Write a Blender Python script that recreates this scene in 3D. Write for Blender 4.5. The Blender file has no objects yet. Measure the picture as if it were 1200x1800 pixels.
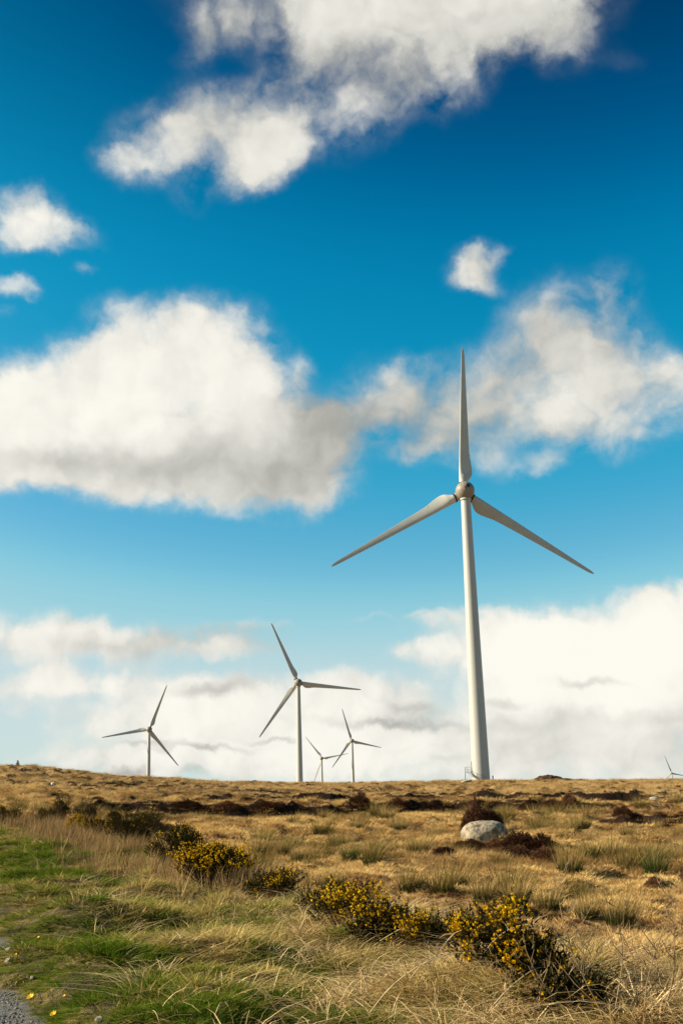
import bpy, bmesh, math, random
import numpy as np
from mathutils import Vector, Matrix, Euler

random.seed(7)
np.random.seed(7)
R = math.radians
sc = bpy.context.scene
col = sc.collection

# ------------------------------------------------------------------ camera
EYE = 1.6
F = 1900.0                      # focal length in pixels of a 1200 x 1800 frame
cam_d = bpy.data.cameras.new('camera')
cam_d.sensor_fit = 'VERTICAL'
cam_d.sensor_height = 36.0
cam_d.sensor_width = 24.0
cam_d.lens = 36.0 * F / 1800.0
cam_d.clip_start = 0.1
cam_d.clip_end = 40000
cam = bpy.data.objects.new('camera', cam_d)
col.objects.link(cam)
cam.location = (0, 0, EYE)
CAM_M = Matrix.Rotation(R(90 + 14.3), 3, 'X') @ Matrix.Rotation(R(-1.5), 3, 'Z')
cam.rotation_euler = CAM_M.to_euler()
sc.camera = cam

SUN_EL, SUN_AZ = 28.0, -91.0    # azimuth measured clockwise from +Y (ahead)


def pdir(px, py):
    """unit direction in the world seen through photograph pixel px, py"""
    v = CAM_M @ Vector(((px - 600) / F, (900 - py) / F, -1.0))
    return v.normalized()


# ------------------------------------------------------------------ node helpers
class NT:
    def __init__(self, tree):
        self.t = tree

    def n(self, typ, **kw):
        nd = self.t.nodes.new(typ)
        for k, v in kw.items():
            if k.startswith('i_'):
                key = k[2:]
                nd.inputs[int(key) if key.isdigit() else key.replace('_', ' ')].default_value = v
            else:
                setattr(nd, k, v)
        return nd

    def l(self, a, b):
        self.t.links.new(a, b)

    def math(self, op, a, b=None, c=None, clamp=False):
        nd = self.n('ShaderNodeMath', operation=op)
        nd.use_clamp = clamp
        for i, v in enumerate((a, b, c)):
            if v is None:
                continue
            if isinstance(v, (int, float)):
                nd.inputs[i].default_value = v
            else:
                self.l(v, nd.inputs[i])
        return nd.outputs[0]

    def mapr(self, v, a, b, c=0.0, d=1.0, typ='SMOOTHSTEP'):
        nd = self.n('ShaderNodeMapRange', interpolation_type=typ)
        nd.inputs['From Min'].default_value = a
        nd.inputs['From Max'].default_value = b
        nd.inputs['To Min'].default_value = c
        nd.inputs['To Max'].default_value = d
        self.l(v, nd.inputs['Value'])
        return nd.outputs['Result']

    def mix(self, f, a, b, mode='MIX'):
        nd = self.n('ShaderNodeMix', data_type='RGBA', blend_type=mode)
        for i, v in ((0, f), (6, a), (7, b)):
            if isinstance(v, (int, float)):
                nd.inputs[i].default_value = v
            elif isinstance(v, tuple):
                nd.inputs[i].default_value = (v + (1.0,))[:4]
            else:
                self.l(v, nd.inputs[i])
        return nd.outputs[2]

    def noise(self, vec, scale, detail=4.0, rough=0.55, dist=0.0):
        nd = self.n('ShaderNodeTexNoise')
        nd.inputs['Scale'].default_value = scale
        nd.inputs['Detail'].default_value = detail
        nd.inputs['Roughness'].default_value = rough
        nd.inputs['Distortion'].default_value = dist
        if vec is not None:
            self.l(vec, nd.inputs['Vector'])
        return nd

    def vec(self, op, a, b=None, scale=None):
        nd = self.n('ShaderNodeVectorMath', operation=op)
        for i, v in enumerate((a, b)):
            if v is None:
                continue
            if isinstance(v, tuple):
                nd.inputs[i].default_value = v
            else:
                self.l(v, nd.inputs[i])
        if scale is not None:
            nd.inputs['Scale'].default_value = scale
        return nd.outputs['Value'] if op in ('LENGTH', 'DOT_PRODUCT') else nd.outputs[0]


# ------------------------------------------------------------------ world: sky with clouds
world = bpy.data.worlds.new('World')
sc.world = world
world.use_nodes = True
world.cycles.sampling_method = 'MANUAL'
world.cycles.sample_map_resolution = 512
wt = NT(world.node_tree)
world.node_tree.nodes.clear()
tc = wt.n('ShaderNodeTexCoord')
D0 = wt.vec('NORMALIZE', tc.outputs['Generated'])
sky = wt.n('ShaderNodeTexSky', sky_type='NISHITA')
sky.sun_disc = False
sky.sun_elevation = R(SUN_EL)
sky.sun_rotation = R(SUN_AZ)
sky.dust_density = 0.6
# photographic grade of the clear sky (deep teal blue overhead, pale at the horizon)
skys = wt.vec('SCALE', sky.outputs[0], scale=0.1)
cur = wt.n('ShaderNodeRGBCurve')
cm = cur.mapping
cm.use_clip = False
cm.extend = 'HORIZONTAL'


def setc(c, pts):
    c.points[0].location = pts[0]
    c.points[1].location = pts[-1]
    for p in pts[1:-1]:
        c.points.new(*p)


setc(cm.curves[0], [(0, 0), (0.085, 0.0), (0.115, 0.001), (0.15, 0.012), (0.215, 0.115), (0.29, 0.33), (0.40, 0.50), (1, .55), (2, .56)])
setc(cm.curves[1], [(0, 0), (0.13, 0.06), (0.155, 0.112), (0.18, 0.20), (0.217, 0.285), (0.33, 0.46), (0.40, 0.62), (0.50, 0.68), (1, .66), (2, .66)])
setc(cm.curves[2], [(0, 0), (0.22, 0.16), (0.26, 0.28), (0.30, 0.42), (0.344, 0.51), (0.45, 0.66), (0.50, 0.72), (1, .70), (2, .70)])
cm.update()
wt.l(skys, cur.inputs['Color'])
clear0 = cur.outputs[0]

sep = wt.n('ShaderNodeSeparateXYZ')
wt.l(D0, sep.inputs[0])
el = sep.outputs['Z']
clear0 = wt.mix(wt.mapr(el, .44, .68, 0, .48), clear0, (0, .012, .05))                # deepening towards the zenith
clear = wt.mix(wt.mapr(el, .16, -.01, 0, .85), clear0, (.62, .76, .77))   # pale humid air low down

# clouds: soft puffs laid out over the sphere of directions and broken up with noise
BLOBS = [  # x, y, rx, ry, rot, strength      (A: high cloud)
    (700, -70, 420, 150, 0, 0.72), (690, 60, 230, 110, 0, 0.6), (560, 60, 160, 80, 0, 0.4), (900, 40, 190, 80, 0, 0.48),
    (770, 140, 130, 80, 20, 0.48), (400, 215, 150, 95, 0, 0.68), (270, 255, 110, 80, 20, 0.48), (210, 285, 60, 50, 0, 0.32),
    (480, 265, 110, 70, 20, 0.52), (620, 200, 120, 85, 20, 0.48), (370, 30, 80, 60, 0, 0.28), (425, 300, 70, 55, 0, 0.32),
    (335, 335, 45, 35, 0, 0.24), (990, 90, 70, 60, 0, 0.176), (1090, 110, 50, 30, 0, 0.096), (330, 90, 50, 40, 0, 0.16),
    # B: small clouds at the left edge
    (55, 385, 75, 55, -10, 0.56), (125, 412, 70, 32, -10, 0.4), (5, 420, 70, 50, 0, 0.44), (75, 440, 50, 28, 0, 0.24),
    (15, 512, 60, 24, -8, 0.304), (148, 478, 30, 18, 0, 0.16), (5, 552, 22, 14, 0, 0.12),
    # C: big cumulus on the left
    (238, 625, 120, 105, 0, .95), (380, 630, 120, 105, 0, .95), (120, 700, 170, 110, 0, .9), (0, 750, 170, 120, 0, .9),
    (270, 770, 280, 120, 0, 1.1), (450, 720, 110, 110, 0, .8), (80, 815, 200, 60, 0, .7), (330, 835, 260, 66, 0, .75),
    (520, 790, 115, 85, 0, .65), (500, 865, 120, 50, 0, .4), (245, 880, 45, 35, 0, .3), (525, 660, 30, 45, 0, .2),
    # D: grey cloud in the middle and right
    (665, 690, 110, 75, 0, .36), (600, 745, 90, 60, 0, .22), (790, 715, 180, 95, 0, .46), (730, 705, 120, 80, 0, .26), (960, 690, 160, 130, 0, .46),
    (1050, 640, 130, 130, 0, .40), (985, 565, 120, 85, 25, .34), (1080, 520, 55, 80, -10, .26), (1140, 690, 120, 110, 0, .44),
    (760, 790, 120, 45, 0, .34), (1090, 790, 90, 35, 0, .28), (960, 822, 60, 24, 0, .28), (870, 820, 60, 35, 0, .25),
    (1020, 750, 150, 60, 0, .4), (1200, 690, 60, 80, 0, .35),
    # E: small cloud above the mast
    (838, 462, 56, 44, 0, .44), (812, 500, 46, 36, 0, .34), (865, 512, 40, 30, 0, .22), (885, 440, 30, 18, 0, .15),
    # F: white anvil low on the right
    (1010, 1185, 270, 120, 0, 1.1), (1170, 1110, 200, 95, 8, 1.0), (900, 1130, 160, 62, 0, .8), (745, 1135, 75, 26, 0, .42),
    (830, 1085, 150, 22, 4, .32), (690, 1083, 90, 8, 4, .16), (1180, 1040, 130, 32, 8, .4), (960, 1310, 420, 110, 0, 1.0),
    # G: long low clouds on the left
    (50, 1130, 170, 58, 0, .72), (210, 1135, 210, 46, 0, .62), (430, 1105, 125, 18, 0, .36), (400, 1140, 160, 28, 0, .42),
    (525, 150, 85, 65, 0, .36), (560, 785, 105, 90, 0, .42), (585, 850, 70, 50, 0, .28), (300, 1200, 260, 34, 0, .35), (150, 1255, 170, 50, 0, .34),
    # H: milky layer along the horizon
    (50, 1198, 170, 30, 0, .42), (-20, 1225, 120, 40, 0, .3), (90, 1335, 150, 30, 0, .3),
    (330, 1235, 260, 66, 0, .6), (110, 1200, 130, 26, 0, .4), (540, 1270, 290, 100, 0, .85), (420, 1340, 340, 70, 0, .75),
    (640, 1215, 130, 40, 0, .55), (170, 1290, 120, 40, 0, .35), (-60, 1345, 120, 16, 0, .3), (250, 1345, 150, 40, 0, .5),
]
SHADES = [  # greyer, thicker bases
    (500, 790, 240, 110, 0, .6), (300, 825, 330, 66, 0, .65), (560, 840, 130, 90, 0, .25), (90, 800, 220, 40, 0, .35),
    (560, 720, 100, 70, 0, .55), (390, 215, 190, 120, 0, .45), (650, 60, 420, 190, 0, .42), (700, 730, 190, 110, 0, .75), (880, 660, 200, 120, 20, .5), (1060, 580, 170, 120, 0, .5), (1110, 700, 130, 90, 0, .35),
    (900, 780, 260, 60, 0, .42), (640, 150, 180, 70, -15, .45), (960, 60, 150, 90, 0, .42), (370, 50, 110, 90, 0, .45),
    (1000, 1165, 240, 100, 0, -.4), (1170, 1110, 160, 80, 0, -.35), (560, 1330, 260, 60, 0, -.15),
    (360, 1212, 85, 18, 0, .75), (410, 1200, 50, 20, 0, .4), (350, 1321, 110, 9, 3, .7), (260, 1315, 80, 7, 0, .5),
    (1040, 1206, 80, 12, 0, .7), (720, 1240, 60, 16, 0, .6), (900, 1265, 200, 26, 0, .35), (620, 1260, 130, 14, 0, .35), (1130, 1260, 150, 20, 0, .3), (700, 1262, 120, 12, 0, .55), (480, 1300, 60, 7, 0, .6),
    (200, 1145, 230, 30, 0, .42), (400, 1115, 170, 35, 0, .48), (880, 1230, 60, 12, 0, .5), (1000, 1310, 330, 60, 0, .35),
    (225, 1364, 40, 14, 0, .7), (340, 1370, 25, 10, 0, .5), (840, 480, 60, 70, 0, .5), (500, 1130, 90, 30, 0, .3),
]
W1 = wt.noise(D0, 9, 3, .5)
W2 = wt.noise(D0, 34, 5, .6)
wa = wt.vec('SCALE', wt.vec('SUBTRACT', W1.outputs['Color'], (.5, .5, .5)), scale=.045)
wb = wt.vec('SCALE', wt.vec('SUBTRACT', W2.outputs['Color'], (.5, .5, .5)), scale=.026)
DW = wt.vec('ADD', wt.vec('ADD', D0, wa), wb)


def blobs(lst, vec):
    nodes = []
    for _ in lst:      # created last first, so that the renderer evaluates them one after another
        ad = wt.n('ShaderNodeMath', operation='ADD')
        mr = wt.n('ShaderNodeMapRange', interpolation_type='SMOOTHSTEP')
        ln = wt.n('ShaderNodeVectorMath', operation='LENGTH')
        mp = wt.n('ShaderNodeMapping', vector_type='TEXTURE')
        nodes.append((ad, mr, ln, mp))
    nodes.reverse()
    total = None
    for kk, ((x, y, rx, ry, rot, s), (ad, mr, ln, mp)) in enumerate(zip(lst, nodes)):
        if kk % 10 == 9:   # a vanishing dependence on the running sum keeps the node evaluation in order
            sq = wt.n('ShaderNodeVectorMath', operation='MULTIPLY_ADD')
            wt.l(total, sq.inputs[0]); sq.inputs[1].default_value = (1e-9, 1e-9, 1e-9); wt.l(vec, sq.inputs[2])
            vec = sq.outputs[0]
        c = pdir(x, y)
        ca, sa = math.cos(R(rot)), math.sin(R(rot))
        xr = pdir(x + ca, y - sa) - c
        yr = pdir(x - sa, y - ca) - c
        X = xr.normalized()
        Z = c.copy()
        Y = Z.cross(X).normalized()
        X = Y.cross(Z).normalized()
        m = Matrix((X, Y, Z)).transposed()
        mp.inputs['Location'].default_value = c
        mp.inputs['Rotation'].default_value = m.to_euler('XYZ')
        mp.inputs['Scale'].default_value = (rx * 1.25 * xr.length, ry * 1.25 * yr.length, 0.9)
        wt.l(vec, mp.inputs['Vector'])
        wt.l(mp.outputs[0], ln.inputs[0])
        mr.inputs['From Min'].default_value = 1.0
        mr.inputs['From Max'].default_value = 0.0
        mr.inputs['To Min'].default_value = 0.0
        mr.inputs['To Max'].default_value = s
        wt.l(ln.outputs['Value'], mr.inputs['Value'])
        wt.l(mr.outputs['Result'], ad.inputs[0])
        if total is not None:
            wt.l(total, ad.inputs[1])
        else:
            ad.inputs[1].default_value = 0.0
        total = ad.outputs[0]
    return total


field = blobs(BLOBS, DW)
# the same kind of broken cumulus goes on all round, outside the framed part
fwd = pdir(600, 800)
away = wt.mapr(wt.vec('DOT_PRODUCT', D0, tuple(fwd)), 0.86, 0.76)
zc = wt.math('ADD', wt.math('MAXIMUM', el, 0.0), 0.22)
pl = wt.n('ShaderNodeCombineXYZ')
wt.l(wt.math('DIVIDE', sep.outputs['X'], zc), pl.inputs[0])
wt.l(wt.math('DIVIDE', sep.outputs['Y'], zc), pl.inputs[1])
big = wt.noise(pl.outputs[0], 1.6, 5, .5)
gen = wt.math('MULTIPLY', wt.mapr(big.outputs['Fac'], .60, .80), away)
low = wt.math('MULTIPLY', wt.mapr(el, .10, .02, 0, .2), away)
field = wt.math('ADD', field, wt.math('ADD', gen, low))

E1 = wt.noise(DW, 20, 8, .60)
E2 = wt.noise(D0, 80, 4, .6)
er = wt.math('ADD', wt.math('MULTIPLY', wt.math('SUBTRACT', E1.outputs['Fac'], .5), .88),
             wt.math('MULTIPLY', wt.math('SUBTRACT', E2.outputs['Fac'], .5), .2))
er = wt.math('MULTIPLY', er, wt.mapr(field, .0, .3))


def billow(vec):
    """rounded cauliflower lobes: folded noise at two sizes"""
    tot_ = None
    for sc_, am in ((11, 1.0), (25, .5), (58, .25)):
        nz = wt.noise(vec, sc_, 0, .5)
        f_ = wt.math('MULTIPLY', wt.math('ABSOLUTE', wt.math('SUBTRACT', nz.outputs['Fac'], .5)), am * 2)
        tot_ = f_ if tot_ is None else wt.math('ADD', tot_, f_)
    return tot_


bil = billow(DW)
er = wt.math('ADD', er, wt.math('MULTIPLY', wt.math('MULTIPLY', wt.math('SUBTRACT', bil, .36), .55), wt.mapr(field, .0, .3)))
dens = wt.math('ADD', field, er)
alpha = wt.mapr(dens, .0, .80)
# relief of the puffs: difference of the noise towards the sun
offd = Vector((-.75, .1, .65)).normalized() * .022
D2 = wt.vec('ADD', DW, tuple(offd))
E3 = wt.noise(D2, 13, 4, .5)
E4 = wt.noise(DW, 13, 4, .5)
rel = wt.math('ADD', wt.math('MULTIPLY', wt.math('SUBTRACT', E3.outputs['Fac'], E4.outputs['Fac']), .95),
              wt.math('MULTIPLY', wt.math('SUBTRACT', billow(wt.vec('ADD', DW, tuple(offd * .6))), bil), .38))
sq0 = wt.n('ShaderNodeVectorMath', operation='MULTIPLY_ADD')
wt.l(field, sq0.inputs[0]); sq0.inputs[1].default_value = (1e-9, 1e-9, 1e-9); wt.l(DW, sq0.inputs[2])
sh = blobs(SHADES, sq0.outputs[0])
lowgen = wt.math('MULTIPLY', away, .8)
lowa = wt.mapr(dens, .3, 1.2, .30, 0.0)
sh = wt.math('ADD', wt.math('ADD', wt.math('MULTIPLY', sh, 1.0), rel), wt.math('ADD', lowgen, lowa))
sh = wt.mapr(sh, -.35, 1.55)
ccol = wt.mix(sh, (.99, .965, .88), (.37, .37, .34))
# milky low clouds are brighter and creamier
skyc = wt.mix(alpha, clear, ccol)
# below the horizon the world shows the moor's colour
skyc = wt.mix(wt.mapr(el, -.004, -.03), skyc, (.17, .125, .06))
bg = wt.n('ShaderNodeBackground')
bg.inputs['Strength'].default_value = 0.05
wt.l(wt.vec('SCALE', skyc, scale=10.0), bg.inputs['Color'])
wo = wt.n('ShaderNodeOutputWorld')
wt.l(bg.outputs[0], wo.inputs['Surface'])

# ------------------------------------------------------------------ sun
sd = bpy.data.lights.new('sun', 'SUN')
sd.energy = 5.0
sd.angle = R(0.53)
sd.color = (1.0, .885, .69)
sun = bpy.data.objects.new('sun', sd)
col.objects.link(sun)
sv = Vector((math.sin(R(SUN_AZ)) * math.cos(R(SUN_EL)), math.cos(R(SUN_AZ)) * math.cos(R(SUN_EL)), math.sin(R(SUN_EL))))
sun.rotation_euler = sv.to_track_quat('Z', 'Y').to_euler()
sun.location = (0, 0, 200)

sc.view_settings.view_transform = 'Standard'
sc.view_settings.look = 'None'
sc.view_settings.exposure = 1.0
sc.view_settings.gamma = 1.0
sc.view_settings.use_curve_mapping = False
sc.cycles.max_bounces = 5
sc.cycles.diffuse_bounces = 2
sc.cycles.transparent_max_bounces = 4


# ------------------------------------------------------------------ small library
def tag(o, label=None, cat=None, group=None, kind=None):
    if label: o['label'] = label
    if cat: o['category'] = cat
    if group: o['group'] = group
    if kind: o['kind'] = kind
    return o


def empty(name, loc=(0, 0, 0), rz=0.0):
    o = bpy.data.objects.new(name, None)
    o.location = loc
    o.rotation_euler = (0, 0, rz)
    o.empty_display_size = .3
    col.objects.link(o)
    return o


def mesh_obj(name, v, f, mat=None, parent=None, smooth=False, link=True, data=None):
    me = data or bpy.data.meshes.new(name)
    if data is None:
        me.from_pydata([tuple(p) for p in v], [], f)
        if smooth:
            me.polygons.foreach_set('use_smooth', [True] * len(me.polygons))
        if mat: me.materials.append(mat)
        me.update()
    o = bpy.data.objects.new(name, me)
    if parent: o.parent = parent
    if link: col.objects.link(o)
    return o


def np_mesh(name, V, faces_tri=None, faces_quad=None, mat=None, smooth=False):
    """fast mesh from numpy arrays"""
    me = bpy.data.meshes.new(name)
    V = np.asarray(V, dtype=np.float32)
    me.vertices.add(len(V))
    me.vertices.foreach_set('co', V.ravel())
    loops, starts, tot = [], [], 0
    if faces_quad is not None and len(faces_quad):
        q = np.asarray(faces_quad, dtype=np.int32)
        loops.append(q.ravel()); starts.append(np.arange(len(q)) * 4); tot = len(q) * 4
    if faces_tri is not None and len(faces_tri):
        t = np.asarray(faces_tri, dtype=np.int32)
        loops.append(t.ravel()); starts.append(tot + np.arange(len(t)) * 3)
    L = np.concatenate(loops); S = np.concatenate(starts).astype(np.int32)
    me.loops.add(len(L)); me.loops.foreach_set('vertex_index', L)
    me.polygons.add(len(S)); me.polygons.foreach_set('loop_start', S)
    if smooth: me.polygons.foreach_set('use_smooth', np.ones(len(S), dtype=bool))
    if mat: me.materials.append(mat)
    me.update(calc_edges=True)
    me.validate()
    return me


def copy_tree(o, parent=None):
    c = o.copy()
    col.objects.link(c)
    if parent: c.parent = parent
    for ch in list(o.children): copy_tree(ch, c)
    return c


def fix_normals(me):
    bm = bmesh.new(); bm.from_mesh(me)
    bmesh.ops.recalc_face_normals(bm, faces=bm.faces)
    bm.to_mesh(me); bm.free(); me.update()


class MB:
    """collects simple shapes into one mesh"""
    def __init__(self): self.v, self.f = [], []

    def add(self, v, f):
        b = len(self.v); self.v += [tuple(p) for p in v]; self.f += [tuple(i + b for i in q) for q in f]

    def box(self, c, s, rot=None):
        hx, hy, hz = s[0] / 2, s[1] / 2, s[2] / 2
        P = [Vector((x, y, z)) for x in (-hx, hx) for y in (-hy, hy) for z in (-hz, hz)]
        if rot is not None: P = [rot @ p for p in P]
        P = [p + Vector(c) for p in P]
        self.add(P, [(0, 1, 3, 2), (4, 6, 7, 5), (0, 4, 5, 1), (2, 3, 7, 6), (0, 2, 6, 4), (1, 5, 7, 3)])

    def tube(self, pts, rad, n=6, cap=True):
        pts = [Vector(p) for p in pts]
        rs = rad if isinstance(rad, (list, tuple)) else [rad] * len(pts)
        V, Fc = [], []
        up = Vector((0, 0, 1))
        for i, p in enumerate(pts):
            d = (pts[min(i + 1, len(pts) - 1)] - pts[max(i - 1, 0)]).normalized()
            a = d.cross(up)
            if a.length < 1e-3: a = d.cross(Vector((1, 0, 0)))
            a.normalize(); b = d.cross(a)
            for k in range(n):
                t = 2 * math.pi * k / n
                V.append(p + (a * math.cos(t) + b * math.sin(t)) * rs[i])
        for i in range(len(pts) - 1):
            for k in range(n):
                Fc.append((i * n + k, i * n + (k + 1) % n, (i + 1) * n + (k + 1) % n, (i + 1) * n + k))
        if cap:
            Fc.append(tuple(range(n))[::-1]); Fc.append(tuple((len(pts) - 1) * n + k for k in range(n)))
        self.add(V, Fc)

    def lathe(self, prof, n=32, axis='Z', off=(0, 0, 0)):
        V, Fc = [], []
        for (r, h) in prof:
            for k in range(n):
                t = 2 * math.pi * k / n
                a, b = r * math.cos(t), r * math.sin(t)
                V.append(Vector((a, b, h) if axis == 'Z' else (a, h, b)) + Vector(off))
        for i in range(len(prof) - 1):
            for k in range(n):
                q = (i * n + k, i * n + (k + 1) % n, (i + 1) * n + (k + 1) % n, (i + 1) * n + k)
                Fc.append(q if axis == 'Z' else q[::-1])
        self.add(V, Fc)

    def build(self, name, mat, parent=None, smooth=False, link=True):
        o = mesh_obj(name, self.v, self.f, mat, parent, smooth, link)
        fix_normals(o.data)
        return o


# value noise / fbm in numpy for terrain and scattering
_perm = np.random.RandomState(3).permutation(4096)
_vals = np.random.RandomState(4).rand(4096)


def vnoise(x, y, seed=0):
    xi = np.floor(x).astype(np.int64); yi = np.floor(y).astype(np.int64)
    xf = x - xi; yf = y - yi
    u = xf * xf * (3 - 2 * xf); w = yf * yf * (3 - 2 * yf)

    def h(a, b): return _vals[(_perm[(a + seed * 57) & 4095] + b) & 4095]
    return (h(xi, yi) * (1 - u) + h(xi + 1, yi) * u) * (1 - w) + (h(xi, yi + 1) * (1 - u) + h(xi + 1, yi + 1) * u) * w


def fbm(x, y, scale, octv=4, seed=0, rough=.5):
    s = 0; a = 1; t = 0
    for i in range(octv):
        s = s + a * vnoise(x / scale * 2 ** i + 13.7 * i, y / scale * 2 ** i - 7.1 * i, seed + i); t += a; a *= rough
    return s / t


def sstep(a, b, x):
    t = np.clip((x - a) / (b - a), 0, 1)
    return t * t * (3 - 2 * t)


# ------------------------------------------------------------------ terrain height
SKYL = [(-60, 1350), (0, 1350), (60, 1349), (100, 1353), (150, 1360), (200, 1366), (262, 1369), (330, 1374), (400, 1378), (600, 1380),
        (760, 1377), (850, 1375), (960, 1375), (1200, 1375), (1260, 1375)]
_az = []; _te = []
for (x, y) in SKYL:
    d = pdir(x, y); _az.append(math.atan2(d.x, d.y)); _te.append(d.z / math.hypot(d.x, d.y))
BOG = -1.4
RIDGE = 230.0


def qline(x, y):
    """signed distance to the outer edge of the road verge (negative = towards the road)"""
    return (x + .33 * (y - 10.5) - 1.6 + .0016 * np.maximum(0, y - 26) ** 2) / 1.053


def qroad(y):
    """where the gravel starts, measured like qline"""
    return -4.42 - .05 * np.clip(np.asarray(y, dtype=float) - 8.5, 0, 9)


def height(x, y, detail=True):
    x = np.asarray(x, dtype=float); y = np.asarray(y, dtype=float)
    r = np.hypot(x, y); az = np.arctan2(x, y)
    te = np.interp(az, _az, _te)
    zr = EYE + te * RIDGE
    s = np.clip((r - 52) / (RIDGE - 52), 0, 1)
    z = BOG + (zr - BOG) * s
    # beyond the ridge the moor falls away
    b = np.interp(r, [0, 266, 300, 400, 600, 830, 1400, 2100, 6000, 20000], [0, 0, -1.0, -5, -12, -22, -30, -56, -75, -90])
    z = z + b - np.clip(zr - 2.0, 0, 9) * sstep(290, 700, r)
    n1 = fbm(x, y, 40, 3, 11) - .5
    z = z + n1 * np.interp(r, [0, 40, 120, 200, 300, 600], [.2, .5, .9, .25, .6, 5])
    # turf-cutting banks
    for (rb, wob, hh, a0, a1, sd_) in ((133, 7, 1.9, -9, 40, 1), (104, 9, .95, -13.5, 13.5, 5), (80, 5, .8, 12.0, 40, 9), (166, 10, .5, -40, 3, 12),
                                       (192, 8, .6, -40, -6, 14)):
        rr = rb + wob * (fbm(x, y * 0 + sd_ * 10, 30, 3, sd_) - .5) * 2 + 1.6 * (vnoise(x / 2.3, y * 0 + sd_, sd_) - .5)
        m = sstep(a0 - 1.5, a0 + 1, np.degrees(az)) * (1 - sstep(a1 - 1, a1 + 1.5, np.degrees(az)))
        m = m * (.5 + .5 * sstep(.25, .6, vnoise(x / 6., y * 0 + 3.3, sd_ + 2)))
        dd = r - rr
        z = z - hh * m * np.where(dd < 0, sstep(-30, -1, dd), 1 - sstep(0, .9, dd))
        z = z + .35 * m * sstep(-.2, .8, dd) * (1 - sstep(2, 9, dd))
    # verge embankment
    q = qline(x, y)
    qe = q - qroad(y) + (fbm(x, y, .8, 3, 25) - .5) * .9
    bump = (fbm(x, y, 1.7, 3, 21) - .5) * .62 + (fbm(x, y, .6, 2, 23) - .5) * .30
    vz = -.055 + .10 * sstep(-.05, .55, qe) + bump * sstep(-.05, 1.3, qe)
    wv = (1 - sstep(-.6, 2.4, q)) * (1 - sstep(60, 95, r))
    if detail:
        hm = (fbm(x, y, 2.6, 4, 31) - .5) * .80 + np.maximum(0, fbm(x, y, .9, 2, 37) - .48) * .9
        z = z + hm * np.interp(r, [0, 30, 80, 200, 300], [.7, 1, 1.2, 1.6, .5])
    z = z * (1 - wv) + vz * wv
    return z


def hz(x, y): return float(height(np.array([x]), np.array([y]))[0])


def ground(px, py, rmin=6.0, rmax=262.0):
    """point of the ground seen at photograph pixel px, py"""
    d = pdir(px, py)
    t = np.geomspace(rmin, rmax, 1600)
    X, Y, Z = d.x * t, d.y * t, EYE + d.z * t
    H = height(X, Y)
    k = np.nonzero(Z < H)[0]
    i = k[0] if len(k) else len(t) - 1
    return Vector((X[i], Y[i], H[i]))


# ------------------------------------------------------------------ materials
def new_mat(name):
    m = bpy.data.materials.new(name); m.use_nodes = True
    m.node_tree.nodes.clear()
    return m, NT(m.node_tree)


def out(nt, sh_):
    o = nt.n('ShaderNodeOutputMaterial'); nt.l(sh_, o.inputs['Surface'])


def ramp(nt, fac, stops):
    r = nt.n('ShaderNodeValToRGB')
    el_ = r.color_ramp.elements
    el_[0].position, el_[0].color = stops[0][0], stops[0][1] + (1,)
    el_[1].position, el_[1].color = stops[-1][0], stops[-1][1] + (1,)
    for p, c in stops[1:-1]:
        e = el_.new(p); e.color = c + (1,)
    nt.l(fac, r.inputs[0])
    return r.outputs[0]


def mat_ground():
    m, t = new_mat('moor_ground')
    geo = t.n('ShaderNodeNewGeometry')
    P = geo.outputs['Position']
    n1 = t.noise(P, .09, 5, .6); n2 = t.noise(P, .55, 6, .65); n3 = t.noise(P, 3.2, 6, .7); n4 = t.noise(P, 14, 4, .7)
    straw = ramp(t, n3.outputs['Fac'], [(.28, (.07, .035, .014)), (.45, (.24, .145, .052)), (.62, (.43, .28, .11)), (.8, (.56, .40, .17))])
    rust = ramp(t, n3.outputs['Fac'], [(.3, (.045, .018, .010)), (.5, (.15, .07, .03)), (.72, (.30, .16, .065))])
    c = t.mix(t.mapr(n2.outputs['Fac'], .46, .62), straw, rust)
    c = t.mix(t.math('MULTIPLY', t.mapr(n1.outputs['Fac'], .5, .7), .5), c, rust)
    c = t.mix(t.mapr(n4.outputs['Fac'], .35, .75, 0, .5), c, (.36, .25, .11))
    # verge soil / thatch near the road
    att = t.n('ShaderNodeAttribute', attribute_name='verge')
    vg = ramp(t, n3.outputs['Fac'], [(.3, (.025, .022, .008)), (.5, (.085, .065, .024)), (.7, (.22, .16, .065))])
    c = t.mix(att.outputs['Fac'], c, vg)
    # bare peat where the ground is steep
    sepn = t.n('ShaderNodeSeparateXYZ'); t.l(geo.outputs['Normal'], sepn.inputs[0])
    steep = t.math('ADD', sepn.outputs['Z'], t.math('MULTIPLY', t.math('SUBTRACT', n3.outputs['Fac'], .5), .35))
    nv = t.math('SUBTRACT', 1.0, att.outputs['Fac'])
    c = t.mix(t.math('MULTIPLY', t.mapr(steep, .93, .80), nv), c, (.022, .012, .007))
    b = t.n('ShaderNodeBump'); b.inputs['Distance'].default_value = .12; b.inputs['Strength'].default_value = .9
    hsum = t.math('ADD', n3.outputs['Fac'], t.math('MULTIPLY', n4.outputs['Fac'], .4))
    t.l(hsum, b.inputs['Height'])
    p = t.n('ShaderNodeBsdfPrincipled'); p.inputs['Roughness'].default_value = .95
    p.inputs['Specular IOR Level'].default_value = .1
    t.l(c, p.inputs['Base Color']); t.l(b.outputs[0], p.inputs['Normal'])
    out(t, p.outputs[0])
    return m


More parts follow.
